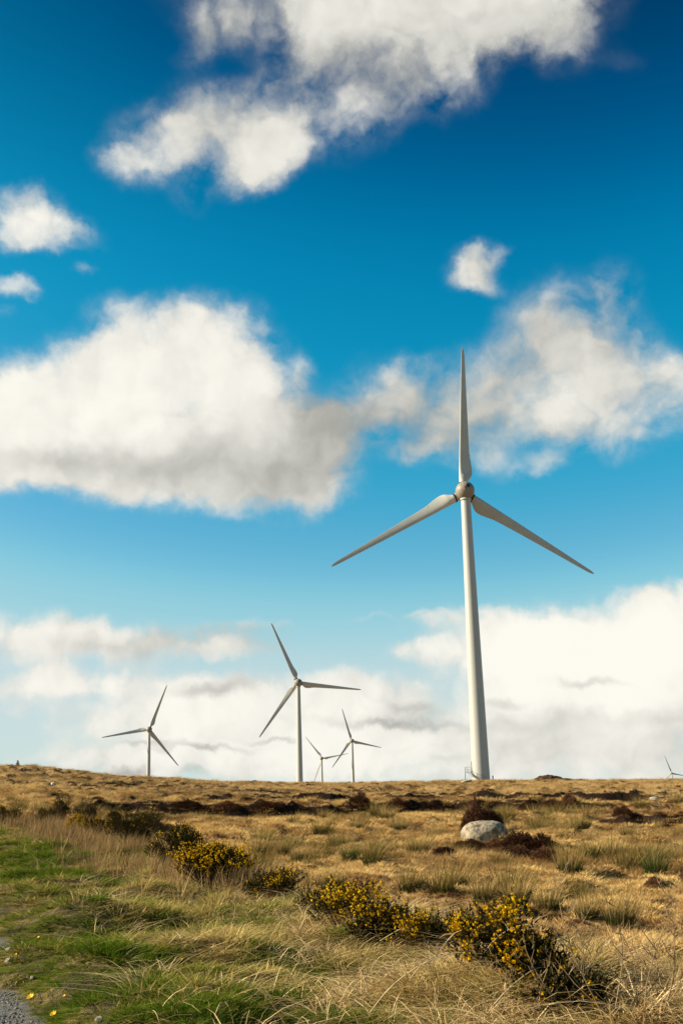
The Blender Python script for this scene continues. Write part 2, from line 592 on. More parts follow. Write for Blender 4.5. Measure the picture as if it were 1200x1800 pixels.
def mat_blade(name, ca, cb, cc, trans=.3, by='tint', green=None, var=.25):
    """grass-like material: colour picked by the instance's tint, varied over the ground"""
    m, t = new_mat(name)
    geo = t.n('ShaderNodeNewGeometry')
    oi = t.n('ShaderNodeObjectInfo')
    if by == 'tint':
        a = t.n('ShaderNodeAttribute', attribute_type='INSTANCER', attribute_name='tint')
        fac = a.outputs['Fac']
    else:
        fac = oi.outputs['Random']
    isl = geo.outputs['Random Per Island']
    fac = t.math('ADD', fac, t.math('MULTIPLY', t.math('SUBTRACT', isl, .5), var * 2), clamp=True)
    c = ramp(t, fac, [(0, ca), (.5, cb), (1, cc)])
    if green:
        tcn = t.n('ShaderNodeTexCoord'); s = t.n('ShaderNodeSeparateXYZ'); t.l(tcn.outputs['Object'], s.inputs[0])
        c = t.mix(t.mapr(s.outputs['Z'], green[1], green[2], 1, 0), c, green[0])
    d = t.n('ShaderNodeBsdfDiffuse'); t.l(c, d.inputs[0])
    tr = t.n('ShaderNodeBsdfTranslucent'); t.l(c, tr.inputs[0])
    mx = t.n('ShaderNodeMixShader'); mx.inputs[0].default_value = trans
    t.l(d.outputs[0], mx.inputs[1]); t.l(tr.outputs[0], mx.inputs[2])
    out(t, mx.outputs[0])
    return m


def mat_plain(name, colr, rough=.8, noise_scale=None, dark=.5, spec=.3, bump=0.0, metallic=0.0):
    m, t = new_mat(name)
    p = t.n('ShaderNodeBsdfPrincipled')
    p.inputs['Roughness'].default_value = rough
    p.inputs['Specular IOR Level'].default_value = spec
    p.inputs['Metallic'].default_value = metallic
    if noise_scale:
        tcn = t.n('ShaderNodeTexCoord')
        n = t.noise(tcn.outputs['Object'], noise_scale, 6, .6)
        c = t.mix(t.mapr(n.outputs['Fac'], .35, .7), colr, tuple(x * dark for x in colr))
        t.l(c, p.inputs['Base Color'])
        if bump:
            b = t.n('ShaderNodeBump'); b.inputs['Strength'].default_value = bump; b.inputs['Distance'].default_value = .05
            t.l(n.outputs['Fac'], b.inputs['Height']); t.l(b.outputs[0], p.inputs['Normal'])
    else:
        p.inputs['Base Color'].default_value = colr + (1,)
    out(t, p.outputs[0])
    return m


def mat_turbine():
    m, t = new_mat('turbine_paint')
    tcn = t.n('ShaderNodeTexCoord')
    mp = t.n('ShaderNodeMapping'); mp.inputs['Scale'].default_value = (1.4, 1.4, .05)
    t.l(tcn.outputs['Object'], mp.inputs[0])
    n = t.noise(mp.outputs[0], 1.2, 6, .6)
    n2 = t.noise(tcn.outputs['Object'], .6, 4, .6)
    c = t.mix(t.mapr(n.outputs['Fac'], .5, .8, 0, .55), (.43, .42, .38), (.36, .345, .30))
    c = t.mix(t.mapr(n2.outputs['Fac'], .55, .8, 0, .3), c, (.34, .32, .27))
    p = t.n('ShaderNodeBsdfPrincipled'); p.inputs['Roughness'].default_value = .42
    p.inputs['Specular IOR Level'].default_value = .35
    t.l(c, p.inputs['Base Color']); out(t, p.outputs[0])
    return m


M_ground = mat_ground()
M_tower = mat_turbine()
M_blade = mat_plain('blade_gelcoat', (.47, .465, .415), .5, .25, .88, .3)
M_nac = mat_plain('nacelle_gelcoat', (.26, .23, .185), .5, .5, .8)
M_flange = mat_plain('tower_flange', (.44, .43, .38), .5)
M_seam = mat_plain('blade_seam', (.09, .085, .075), .7)
M_dark = mat_plain('root_collar_rubber', (.035, .033, .03), .6)
M_steel = mat_plain('galvanised_steel', (.30, .31, .30), .45, 2.0, .7, metallic=.4)

# ------------------------------------------------------------------ ground sheet
rings = np.concatenate([np.linspace(.5, 5, 12, endpoint=False), np.arange(5, 26, .16), np.arange(26, 60, .32), np.arange(60, 75, .5), np.arange(75, 140, .33),
                        np.arange(140, 205, .6), np.arange(205, 275, 1.2), np.geomspace(275, 14000, 46)])
azs = np.concatenate([np.linspace(-180, -30, 40, endpoint=False), np.arange(-30, 30, .14), np.linspace(30, 180, 41)[:-1]])
A, RR = np.meshgrid(np.radians(azs), rings)
GX = RR * np.sin(A); GY = RR * np.cos(A)
GZ = height(GX, GY)
nr, na = GX.shape
V = np.stack([GX.ravel(), GY.ravel(), GZ.ravel()], 1)
idx = np.arange(nr * na).reshape(nr, na)
i0 = idx[:-1, :]; i1 = idx[1:, :]
j0 = np.roll(i0, -1, axis=1); j1 = np.roll(i1, -1, axis=1)
quads = np.stack([i0.ravel(), i1.ravel(), j1.ravel(), j0.ravel()], 1)[:, ::-1]
V = np.vstack([V, [[0, 0, hz(0, 0)]]])
tri = np.stack([np.full(na, nr * na), np.roll(idx[0], -1), idx[0]], 1)
me = np_mesh('ground', V, tri, quads, M_ground, True)
a = me.attributes.new('verge', 'FLOAT', 'POINT')
qv = qline(V[:, 0], V[:, 1])
vv = (1 - sstep(-.8, 2.2, qv + (fbm(V[:, 0], V[:, 1], 1.3, 3, 77) - .5) * 2)) * (1 - sstep(45, 75, np.hypot(V[:, 0], V[:, 1])))
a.data.foreach_set('value', vv.astype(np.float32))
ground_o = bpy.data.objects.new('ground', me); col.objects.link(ground_o)
# make sure it faces up
if me.polygons[0].normal.z < 0: me.flip_normals()
tag(ground_o, 'tawny moorland rising to a low ridge under the sky', None, None, 'structure')

# ------------------------------------------------------------------ wind turbines
def blade_mesh(name, Rb=35.2, r0=1.75):
    """blade along +Z (local), seen from the back (-Y): straight leading edge at -X, bulging trailing edge at +X"""
    st = [  # z, leading x, trailing x, thickness, twist
        (r0, -1.0, 1.0, 2.0, 0), (2.6, -1.02, 1.02, 2.0, 0), (3.2, -1.04, 1.35, 1.85, 0.05), (4.0, -1.05, 1.95, 1.6, .12), (4.9, -1.05, 2.22, 1.3, .22),
        (6.0, -1.03, 2.2, 1.05, .26), (7.4, -1.0, 1.95, .86, .25), (9.0, -.97, 1.62, .70, .22), (11.5, -.92, 1.42, .58, .17), (15, -.84, 1.24, .47, .12),
        (19, -.75, 1.05, .36, .08), (23, -.66, .86, .28, .05), (27, -.56, .68, .2, .03), (30.5, -.47, .53, .14, .015), (33, -.40, .40, .1, 0),
        (34.3, -.33, .27, .07, 0), (34.95, -.22, .1, .05, 0), (35.2, -.1, -.02, .03, 0)]
    n = 40
    V, Fc = [], []
    sa_ = np.array(st); zz_ = []
    for i in range(len(st) - 1): zz_ += list(np.linspace(sa_[i, 0], sa_[i + 1, 0], 4, endpoint=False))
    zz_.append(Rb)
    def cub(z, j):      # smooth (Catmull-Rom) interpolation of the stations
        i = int(np.clip(np.searchsorted(sa_[:, 0], z) - 1, 0, len(st) - 2))
        p1, p2 = sa_[i], sa_[i + 1]; p0 = sa_[max(i - 1, 0)]; p3 = sa_[min(i + 2, len(st) - 1)]
        h = p2[0] - p1[0]; t = (z - p1[0]) / h
        m1 = (p2[j] - p0[j]) / max(p2[0] - p0[0], 1e-6) * h; m2 = (p3[j] - p1[j]) / max(p3[0] - p1[0], 1e-6) * h
        return (2 * t ** 3 - 3 * t ** 2 + 1) * p1[j] + (t ** 3 - 2 * t ** 2 + t) * m1 + (-2 * t ** 3 + 3 * t ** 2) * p2[j] + (t ** 3 - t ** 2) * m2
    st = [(z, cub(z, 1), cub(z, 2), max(cub(z, 3), .02), cub(z, 4)) for z in zz_]
    for (z, xl, xt, th, tw) in st:
        c = xt - xl
        rnd = 1.0 if z < 2.7 else max(0, 1 - (z - 2.7) / 3.0)
        for k in range(n):
            u = 2 * math.pi * k / n
            # chord position 0..1
            cp = (1 - math.cos(u)) / 2
            ci = math.sqrt(max(0, cp * (1 - cp))) * 2
            naca = (1.4845 * math.sqrt(cp) - .63 * cp - 1.758 * cp ** 2 + 1.4215 * cp ** 3 - .5075 * cp ** 4) * 2 * .98
            h = (rnd * ci + (1 - rnd) * naca) * th / 2 * (1 if math.sin(u) > 0 else -1)
            x = xl + cp * c
            y = h + math.sin(tw) * (x - xl) * .9
            V.append((x, y, z))
    for i in range(len(st) - 1):
        for k in range(n):
            Fc.append((i * n + k, (i + 1) * n + k, (i + 1) * n + (k + 1) % n, i * n + (k + 1) % n))
    Fc.append(tuple((len(st) - 1) * n + k for k in range(n)))
    Fc.append(tuple(range(n))[::-1])
    me_ = bpy.data.meshes.new(name)
    me_.from_pydata(V, [], Fc)
    me_.polygons.foreach_set('use_smooth', [True] * len(me_.polygons))
    me_.materials.append(M_blade)
    me_.update()
    fix_normals(me_)
    return me_


BLADE = blade_mesh('blade')


def make_turbine(px, py, depth, tips, label, detail, yaw_add=0.0, rotor_scale=1.0):
    """px, py: hub in the photograph; depth along the lens axis; tips: blade angle (degrees, picture sense)"""
    d = CAM_M @ Vector(((px - 600) / F, (900 - py) / F, -1.0))
    hub = Vector((0, 0, EYE)) + d * depth
    az = math.atan2(hub.x, hub.y)
    gz = hz(hub.x, hub.y)
    root = empty('wind_turbine', (hub.x, hub.y, gz - .1), 0)
    tag(root, label, 'wind turbine', 'wind turbines on the moor')
    H = hub.z - gz + .1
    yaw = -az + yaw_add                      # the wind blows from beyond; the rotor's back is towards us
    n = 64 if detail else 24
    # tower, three welded cans with flanges
    rad = lambda z: 1.10 + (H - z) * .0131
    mb = MB()
    top = H - 2.15
    prof = []
    cuts = [0, H * .30, H * .62, top]
    for i in range(3):
        z0, z1 = cuts[i], cuts[i + 1]
        for k in range(4):
            z = z0 + (z1 - z0) * k / 4 + (.2 if k == 0 and i else 0)
            prof.append((rad(z), z))
        prof.append((rad(z1), z1 - .001))
    mb.lathe(prof, n)
    tw_ = mb.build('tower', M_tower, root, True)
    if detail:
        for z1 in cuts[1:3]:
            fb = MB(); fb.lathe([(rad(z1) - .05, z1 - .09), (rad(z1) + .018, z1 - .08), (rad(z1) + .018, z1 + .0), (rad(z1) - .05, z1 + .01)], n)
            fb.build('flange', M_flange, tw_)
    yb = MB()
    yb.lathe([(rad(top) - .05, top - .3), (rad(top) + .17, top - .28), (rad(top) + .17, top + .18), (rad(top) + .02, top + .22), (rad(top) - .03, top + .7)], n)
    yb.build('yaw_collar', M_nac if not detail else M_tower, root, True)
    head_rot = Matrix.Rotation(yaw, 4, 'Z')
    hd = Matrix.Translation(Vector((0, 0, H))) @ head_rot

    def place(o, mt):
        o.parent = root; o.matrix_local = mt
        return o
    # nacelle: short egg, round tail towards the road
    nb = MB()
    prof = []
    for k in range(13):
        t = math.pi / 2 * k / 12
        prof.append((2.22 * math.sin(t), -2.2 * math.cos(t) - .1))
    prof += [(2.22, .6), (2.12, 1.1), (2.0, 1.35)]
    nb.lathe(prof, n, 'Y')
    nac = place(nb.build('nacelle', M_nac, None, True), hd)
    if detail:
        hb = MB(); hb.box((.35, -2.05, .7), (.75, .55, .8)); hb.box((.35, -2.34, .7), (.6, .06, .65))
        h1 = hb.build('rear_hatch', M_dark, nac)
        vb = MB()
        vb.tube([(-.38, -2.22, .62), (-.42, -2.26, .3), (-.28, -2.3, .02), (-.05, -2.32, -.1)], .07, 6)
        vb.build('cable_loop', M_dark, nac)
        ab = MB(); ab.box((.5, -2.16, -.35), (.5, .3, .4))
        ab.build('vent_box', M_steel, nac)
        sb2 = MB(); sb2.lathe([(2.19, -.12), (2.245, -.1), (2.245, 0), (2.19, .02)], n, 'Y')
        sb2.build('shell_seam', M_nac, nac, True)
    # hub and blades, shaft tilted up a little
    hm = hd @ Matrix.Translation(Vector((0, 2.6, .1))) @ Matrix.Rotation(R(4), 4, 'X')
    hb = MB(); hb.lathe([(1.5, -1.4), (1.85, -1.1), (1.95, 0), (1.8, 1.0), (1.2, 1.9), (.5, 2.4), (0.01, 2.5)], n, 'Y')
    hubo = place(hb.build('hub', M_nac, None, True), hm)
    for a_ in tips:
        a_ -= 2.0
        rot = Matrix.Rotation(R(90 - a_), 4, 'Y')
        bo = bpy.data.objects.new('blade', BLADE); col.objects.link(bo)
        place(bo, hm @ rot @ Matrix.Diagonal((1, 1, 1.035, 1)))
        if detail:
            rb = MB()
            rb.lathe([(1.0, 2.16), (1.16, 2.2), (1.16, 2.52), (1.03, 2.56)], 32)
            rb.build('root_collar', M_dark, bo, True)
            # service hatch outline and chord seam near the root
            hb2 = MB()
            for s_ in (-1, 1): hb2.box((s_ * .33, -.98, 3.2), (.045, .05, 1.5))
            hb2.box((0, -1.0, 3.15), (.62, .05, .05)); hb2.box((0, -1.01, 2.75), (.62, .05, .04))
            hb2.tube([(-.33, -.93, 3.95), (-.2, -.93, 4.25), (0, -.92, 4.36), (.2, -.9, 4.25), (.33, -.88, 3.95)], .03, 4)
            if abs(a_ - 90) < 14: hb2.build('root_hatch', M_steel, bo)
            sm = MB(); sm.box((1.35, -.36, 8.9), (.7, .03, .05)); sm.build('seam_mark', M_seam, bo)
    return root, H, rad, gz


# main turbine
T1, TH, Trad, Tz = make_turbine(817, 862.5, 257, (89.8, -149.9, -31.4), 'largest nearest wind turbine, filling the sky right of centre, one blade straight up', True, .17)
make_turbine(524, 1200, 600, (115.7, -4.4, -124), 'second tallest wind turbine, slim tower just left of the middle, blade pointing up left', True, .15)
make_turbine(262.5, 1282, 838, (70.8, -169.2, -49), 'lone wind turbine behind the hill on the left, blade leaning up right', False)
make_turbine(618.5, 1302, 1185, (109, -10.5, -126), 'mid sized wind turbine between the second tallest one and the largest tower', False, .35)
make_turbine(565, 1333, 1430, (129, 10, -110), 'small distant wind turbine hard beside the second tallest tower, blades crossing its neighbour', False, -.25)
make_turbine(1179.5, 1359, 2170, (109, -11, -131), 'tiny far wind turbine at the right edge, mostly sunk behind the ridge', False, .2)

# entrance stair of the main turbine, spiralling round the tower foot
def stair():
    rt = lambda z: Trad(z)
    a_top, a_bot = R(180 + 2), R(180 + 108)       # start on the left side, come down in front
    zt, zb = 2.6, .3
    so = MB(); ro = MB(); st = MB()
    n = 13
    inner = []
    for i in range(n + 1):
        t = i / n; a_ = a_top + (a_bot - a_top) * t; z = zt + (zb - zt) * t
        for (rr_, mbx) in ((.12, so), (1.0, so)):
            pass
        st.box((math.cos(a_) * (rt(z) + .58), math.sin(a_) * (rt(z) + .58), z), (.85, .28, .04), Matrix.Rotation(a_, 3, 'Z'))
        inner.append((a_, z))
    for off in (.14, 1.02):
        so.tube([(math.cos(a_) * (rt(z) + off), math.sin(a_) * (rt(z) + off), z - .1) for a_, z in inner], .085, 5)
    for hgt in (.5, 1.0):
        ro.tube([(math.cos(a_) * (rt(z) + 1.04), math.sin(a_) * (rt(z) + 1.04), z + hgt) for a_, z in inner], .035, 5)
    for a_, z in inner[::2]:
        c, s = math.cos(a_) * (rt(z) + 1.04), math.sin(a_) * (rt(z) + 1.04)
        ro.tube([(c, s, z), (c, s, z + 1.0)], .03, 5)
    # landing in front of the door
    c0 = rt(zt) + .75
    lr = Matrix.Rotation(a_top - .18, 3, 'Z')
    pl_ = MB(); pl_.box(lr @ Vector((c0, 0, zt)), (1.5, 1.5, .08), lr)
    for (u, v) in ((.7, .7), (.7, -.7), (.7, 0), (-.6, .7)):
        p = lr @ Vector((c0 + u, v, zt)); ro.tube([p, p + Vector((0, 0, 1.05))], .035, 5)
        if u > 0 and v != 0: pl_.tube([p, p - Vector((u * .3, 0, zt))], .05, 5)
    ring = [lr @ Vector((c0 + u, v, zt + 1.05)) for (u, v) in ((.7, -.7), (.7, .7), (-.6, .7))]
    ro.tube(ring, .035, 5); ro.tube([p - Vector((0, 0, .5)) for p in ring], .03, 5)
    # tall lamp rod beside the door
    p = lr @ Vector((rt(5) + .12, .3, zt)); ro.tube([p, p + Vector((.02, 0, 2.2))], .035, 5)
    o = so.build('stair_stringer', M_steel, T1)
    st.build('tread', M_steel, o); ro.build('handrail', M_steel, o)
    pl_.build('landing', M_steel, T1)
    db = MB(); dr = Matrix.Rotation(a_top - .12, 3, 'Z')
    db.box(dr @ Vector((rt(zt + 1.1) + .0, 0, zt + 1.15)), (.12, .95, 2.2), dr)
    db.build('door', M_tower, T1)


stair()

# ------------------------------------------------------------------ scattering of uncountable growth
proto_cols = {}


def scatter(name, meshes, pos, yaw, scl, tint, idx, label, tilt=None):
    """one object: a cloud of points that carries instances of a few small tufts"""
    pc = bpy.data.collections.new(name + '_tufts')
    for i, me_ in enumerate(meshes):
        o = bpy.data.objects.new('%s_tuft' % name, me_)
        pc.objects.link(o)
    me_ = bpy.data.meshes.new(name)
    n = len(pos)
    me_.vertices.add(n)
    me_.vertices.foreach_set('co', np.asarray(pos, dtype=np.float32).ravel())
    rot = np.zeros((n, 3), dtype=np.float32); rot[:, 2] = yaw
    if tilt is not None: rot[:, 0] = tilt[:, 0]; rot[:, 1] = tilt[:, 1]
    for nm, typ, dat in (('rot', 'FLOAT_VECTOR', rot.ravel()), ('scl', 'FLOAT_VECTOR', np.asarray(scl, dtype=np.float32).ravel()),
                         ('tint', 'FLOAT', np.asarray(tint, dtype=np.float32))):
        a_ = me_.attributes.new(nm, typ, 'POINT')
        a_.data.foreach_set('vector' if typ == 'FLOAT_VECTOR' else 'value', dat)
    a_ = me_.attributes.new('pick', 'INT', 'POINT'); a_.data.foreach_set('value', np.asarray(idx, dtype=np.int32))
    o = bpy.data.objects.new(name, me_); col.objects.link(o)
    g = bpy.data.node_groups.new(name, 'GeometryNodeTree')
    g.interface.new_socket('Geometry', in_out='INPUT', socket_type='NodeSocketGeometry')
    g.interface.new_socket('Geometry', in_out='OUTPUT', socket_type='NodeSocketGeometry')
    N = g.nodes
    gi = N.new('NodeGroupInput'); go = N.new('NodeGroupOutput')
    ci = N.new('GeometryNodeCollectionInfo'); ci.inputs['Collection'].default_value = pc
    ci.inputs['Separate Children'].default_value = True; ci.inputs['Reset Children'].default_value = True
    ip = N.new('GeometryNodeInstanceOnPoints'); ip.inputs['Pick Instance'].default_value = True

    def na_(nm, typ):
        k = N.new('GeometryNodeInputNamedAttribute'); k.data_type = typ; k.inputs['Name'].default_value = nm
        return k.outputs['Attribute']
    e2r = N.new('FunctionNodeEulerToRotation')
    L = g.links
    L.new(na_('rot', 'FLOAT_VECTOR'), e2r.inputs[0])
    L.new(gi.outputs[0], ip.inputs['Points']); L.new(ci.outputs[0], ip.inputs['Instance'])
    L.new(na_('pick', 'INT'), ip.inputs['Instance Index']); L.new(e2r.outputs[0], ip.inputs['Rotation'])
    L.new(na_('scl', 'FLOAT_VECTOR'), ip.inputs['Scale']); L.new(ip.outputs[0], go.inputs[0])
    md = o.modifiers.new('scatter', 'NODES'); md.node_group = g
    tag(o, label, None, None, 'stuff')
    return o


def blades(n, hmin, hmax, w, spread, lean, splay, curl, seed, mat, name='tuft', seg=3, droop=0.0, wind=(1.0, .1)):
    """tuft of bent tapering blades; lean = drift with the wind, splay = outward spread"""
    rs = np.random.RandomState(seed)
    a = rs.rand(n) * 2 * np.pi; rr = np.sqrt(rs.rand(n)) * spread
    bx, by = rr * np.cos(a), rr * np.sin(a)
    h = hmin + (hmax - hmin) * rs.rand(n) ** 1.3
    a2 = a + rs.randn(n) * .7
    sp = splay * (.25 + .75 * rr / max(spread, 1e-6)) * (.6 + .8 * rs.rand(n))
    dx = np.cos(a2) * sp + lean * wind[0] * (.5 + rs.rand(n)) + rs.randn(n) * .08
    dy = np.sin(a2) * sp + lean * wind[1] * (.5 + rs.rand(n)) + rs.randn(n) * .08
    cu = curl * (.4 + 1.2 * rs.rand(n))
    fa = rs.rand(n) * np.pi                       # facing of the flat side
    wx, wy = np.cos(fa), np.sin(fa)
    ww = w * (.6 + .8 * rs.rand(n))
    V = []; T = []; Q = []
    ts = np.linspace(0, 1, seg + 1)
    vs = np.zeros((n, seg * 2 + 1, 3))
    for k, t in enumerate(ts):
        off = t + cu * t * t
        x = bx + dx * h * off; y = by + dy * h * off
        z = h * (t - droop * (.5 + rs.rand(n) * 0 + .5) * t ** 3) / np.sqrt(1 + (dx ** 2 + dy ** 2) * .6)
        hw = ww * .5 * (1 - .75 * t)
        if k < seg:
            vs[:, 2 * k, :] = np.stack([x - wx * hw, y - wy * hw, z], 1)
            vs[:, 2 * k + 1, :] = np.stack([x + wx * hw, y + wy * hw, z], 1)
        else:
            vs[:, 2 * k, :] = np.stack([x, y, z], 1)
    m_ = seg * 2 + 1
    base = np.arange(n)[:, None] * m_
    qs = np.concatenate([base + np.array([2 * k, 2 * k + 1, 2 * k + 3, 2 * k + 2]) for k in range(seg - 1)], 0)
    tr = base + np.array([2 * seg - 2, 2 * seg - 1, 2 * seg])
    return np_mesh(name, vs.reshape(-1, 3), tr, qs, mat)


def sample(n, r0, r1, p, az=25.0, seed=0):
    """points in the view wedge; density per area falls as (r0/r)^p"""
    rs = np.random.RandomState(seed)
    u = rs.rand(n)
    k = 2 - p
    r = (r0 ** k + u * (r1 ** k - r0 ** k)) ** (1 / k) if abs(k) > 1e-6 else r0 * (r1 / r0) ** u
    a = np.radians((rs.rand(n) * 2 - 1) * az)
    return r * np.sin(a), r * np.cos(a), rs


GREEN, OLIVE, STRAW = (.075, .135, .008), (.25, .22, .035), (.66, .48, .19)
M_vg = mat_blade('verge_grass', GREEN, OLIVE, STRAW, .3, var=.38)
M_dry = mat_blade('dry_grass', (.19, .105, .04), (.50, .34, .14), (.80, .62, .33), .2, var=.5)
M_bog = mat_blade('bog_grass', (.13, .05, .020), (.46, .265, .087), (.80, .56, .22), .2, var=.3)
M_pale = mat_blade('pale_moor_grass', (.21, .12, .042), (.44, .28, .105), (.66, .46, .20), .25, var=.3)
M_heath = mat_blade('heather_twigs', (.025, .012, .009), (.085, .038, .022), (.22, .105, .05), .1, var=.45)
M_rush = mat_blade('rush_stems', (.14, .10, .03), (.27, .185, .06), (.46, .32, .12), .2, 'rand', ((.04, .045, .010), .04, .42), .35)

GORSE = [
    (385, 1562, 135, 72, .75, 'broad gorse bush with scattered yellow bloom below the big dark one'),
    (300, 1525, 105, 82, .10, 'largest dark gorse bush, nearly without flowers, left of centre'),
    (238, 1490, 95, 55, .03, 'dark flowerless gorse left behind the largest dark one'),
    (190, 1478, 70, 34, .35, 'low gorse with a few orange flowers behind the arched pale cane'),
    (138, 1472, 50, 38, .95, 'small gorse with one bright yellow clump under the arched pale cane'),
    (150, 1446, 44, 42, .03, 'dark upright gorse sprig above the arched pale cane'),
    (108, 1442, 40, 42, .02, 'dark gorse sprig with two tops at the upper left verge'),
    (82, 1455, 32, 32, .02, 'small dark gorse sprig left of the two topped one'),
    (10, 1450, 50, 36, .12, 'yellowish gorse cut by the left edge of the frame'),
    (425, 1548, 50, 40, .30, 'dark gorse with a bare black stub at the right of the broad flowering bush'),
    (484, 1572, 66, 46, .40, 'small dark gorse with a yellow crown left of the heather'),
    (558, 1612, 72, 56, .16, 'dark gorse with few flowers just left of the brightest one'),
    (612, 1640, 96, 76, 1.0, 'brightest yellow gorse bush near the middle of the verge'),
    (690, 1655, 80, 56, .50, 'gorse with bleached canes across it right of the brightest bush'),
    (762, 1672, 90, 54, .70, 'flowering gorse between the bleached canes and the big lower bush'),
    (868, 1716, 130, 108, .90, 'big gorse full of yellow flowers at lower right'),
    (822, 1668, 66, 46, .25, 'darker gorse behind the big lower right one'),
    (935, 1735, 80, 76, .45, 'half dark gorse on the right flank of the big lower right one'),
    (455, 1580, 50, 30, .04, 'low blackish gorse between the broad flowering bush and the small yellow crowned one'),
    (655, 1662, 60, 40, .12, 'dark low gorse tucked between the brightest bush and its right neighbour'),
    (725, 1672, 50, 36, .20, 'small mostly dark gorse under the bleached canes'),
    (205, 1462, 60, 40, .02, 'brownish gorse thicket just behind the low orange flowered one'),
    (265, 1462, 60, 34, .02, 'dark gorse top showing behind the largest dark bush'),
    (1000, 1790, 90, 60, .10, 'shaded gorse with sparse flowers behind the dead weeds at lower right'),
    (972, 1668, 34, 22, .05, 'little green gorse sprig right of the big flowering bush'),
]
GORSE_FEET = []
for g_ in GORSE:
    p = ground(g_[0], g_[1]); GORSE_FEET.append((p.x, p.y, g_[2] * p.y / F * .55))


# --- verge: green and straw grass between the track and the outer edge
tv = [blades(44, .04, .13, .011, .10, .18, 1.0, .6, 10 + i, M_vg) for i in range(4)]
tv += [blades(28, .05, .20, .010, .10, .22, 1.1, .6, 20 + i, M_vg) for i in range(3)]
tv += [blades(26, .02, .055, .011, .14, .4, 3.6, .3, 25 + i, M_vg, seg=2) for i in range(2)]   # flattened thatch
x, y, rs = sample(120000, 6.8, 62, 1.3, 24, 1)
q = qline(x, y)
edge = qroad(y) - .02 - (fbm(x, y, .8, 3, 25) - .5) * .9
k = (q > edge) & (q < 1.6) & (rs.rand(len(x)) < np.clip((q - edge) / .22, .015, 1))
k &= rs.rand(len(x)) < .25 + .75 * sstep(.36, .52, fbm(x, y, .45, 2, 45))
x, y, q, edge = x[k], y[k], q[k], edge[k]
n = len(x)
lush = np.zeros(n)
for (px, py, rg) in ((60, 1502, 2.2), (150, 1520, 1.6), (200, 1745, .42), (290, 1760, .3), (320, 1590, .9), (620, 1665, .3), (110, 1650, .5), (740, 1715, .3),
                     (420, 1625, .5), (480, 1760, .4), (520, 1700, .3), (30, 1540, 1.2), (640, 1760, .3), (240, 1700, .25)):
    p = ground(px, py)
    lush = np.maximum(lush, np.exp(-(((x - p.x) / rg) ** 2 + ((y - p.y) / (rg * 1.6)) ** 2)))
pt = fbm(x, y, .7, 3, 51)
tint = np.clip(.60 + (pt - .5) * 1.9 - lush * .5 + np.clip((q + 1.6) * .20, -.26, .32) + rs.randn(n) * .22, 0, 1)
hs = .40 + 1.15 * sstep(.35, .75, fbm(x, y, .5, 2, 61)) * (1 + .25 * lush) * (.62 + .38 * sstep(-2.2, -.7, q))
idx = np.where(tint > .5, rs.randint(4, 7, n), rs.randint(0, 4, n))
th_ = (rs.rand(n) < .22) & (lush < .4); idx = np.where(th_, rs.randint(7, 9, n), idx); tint = np.where(th_, np.clip(tint + .3, 0, 1), tint)
short = np.clip((q - edge) / 1.2, .3, 1)
r_ = np.hypot(x, y)
scl = np.stack([np.ones(n), np.ones(n), hs * short], 1) * (.75 + .5 * rs.rand(n))[:, None] * (np.interp(r_, [7, 13], [.72, 1]) * np.clip(r_ / 18, 1, 2) ** .6)[:, None]
scatter('verge_grass', tv, np.stack([x, y, height(x, y) - .015], 1), rs.randn(n) * 2.2, scl, tint, idx, 'wind-combed green and straw grass on the road verge')

# --- long dry grass on the outer edge and down the bank
tl = [blades(26, .10, .34, .008, .12, .28, 1.1, .8, 30 + i, M_dry, droop=.35) for i in range(4)]
tl += [blades(8, .26, .56, .0115, .12, .25, 1.3, 1.1, 40 + i, M_dry, seg=5, droop=.6) for i in range(3)]
x, y, rs = sample(60000, 7.0, 40, 1.4, 24, 2)
q = qline(x, y); r = np.hypot(x, y)
cl = fbm(x, y, 1.0, 3, 71)
pz = np.exp(-((q + .1) / 1.2) ** 2) * sstep(.34, .52, cl) * (.8 + .2 * (r < 14)) + .05 * sstep(.45, .6, cl) * (q < 0) * (q > -3.6)
for g_ in GORSE_FEET: pz = pz * (1 - .62 * np.exp(-(((x - g_[0]) / g_[2]) ** 2 + ((y - g_[1] + .4 * g_[2]) / (1.5 * g_[2])) ** 2)))
pz = pz * (1 + .6 * sstep(12, 30, r))
k = rs.rand(len(x)) < pz
x, y, q, r = x[k], y[k], q[k], r[k]; n = len(x)
tint = np.clip(.55 + (fbm(x, y, 2.4, 2, 73) - .5) * 1.6 + rs.randn(n) * .15 - .3 * sstep(18, 40, r), 0, 1)
sc_ = (.5 + .6 * rs.rand(n)) * np.where(x > -.8, 1.1, np.interp(r, [7, 12], [.75, 1])) * np.clip(r / 22, 1, 1.6)
scatter('long_dry_grass', tl, np.stack([x, y, height(x, y) - .02], 1), rs.randn(n) * 2.2, np.stack([sc_] * 3, 1), tint, rs.randint(0, 7, n), 'long bleached grass tangled along the outer edge of the verge')

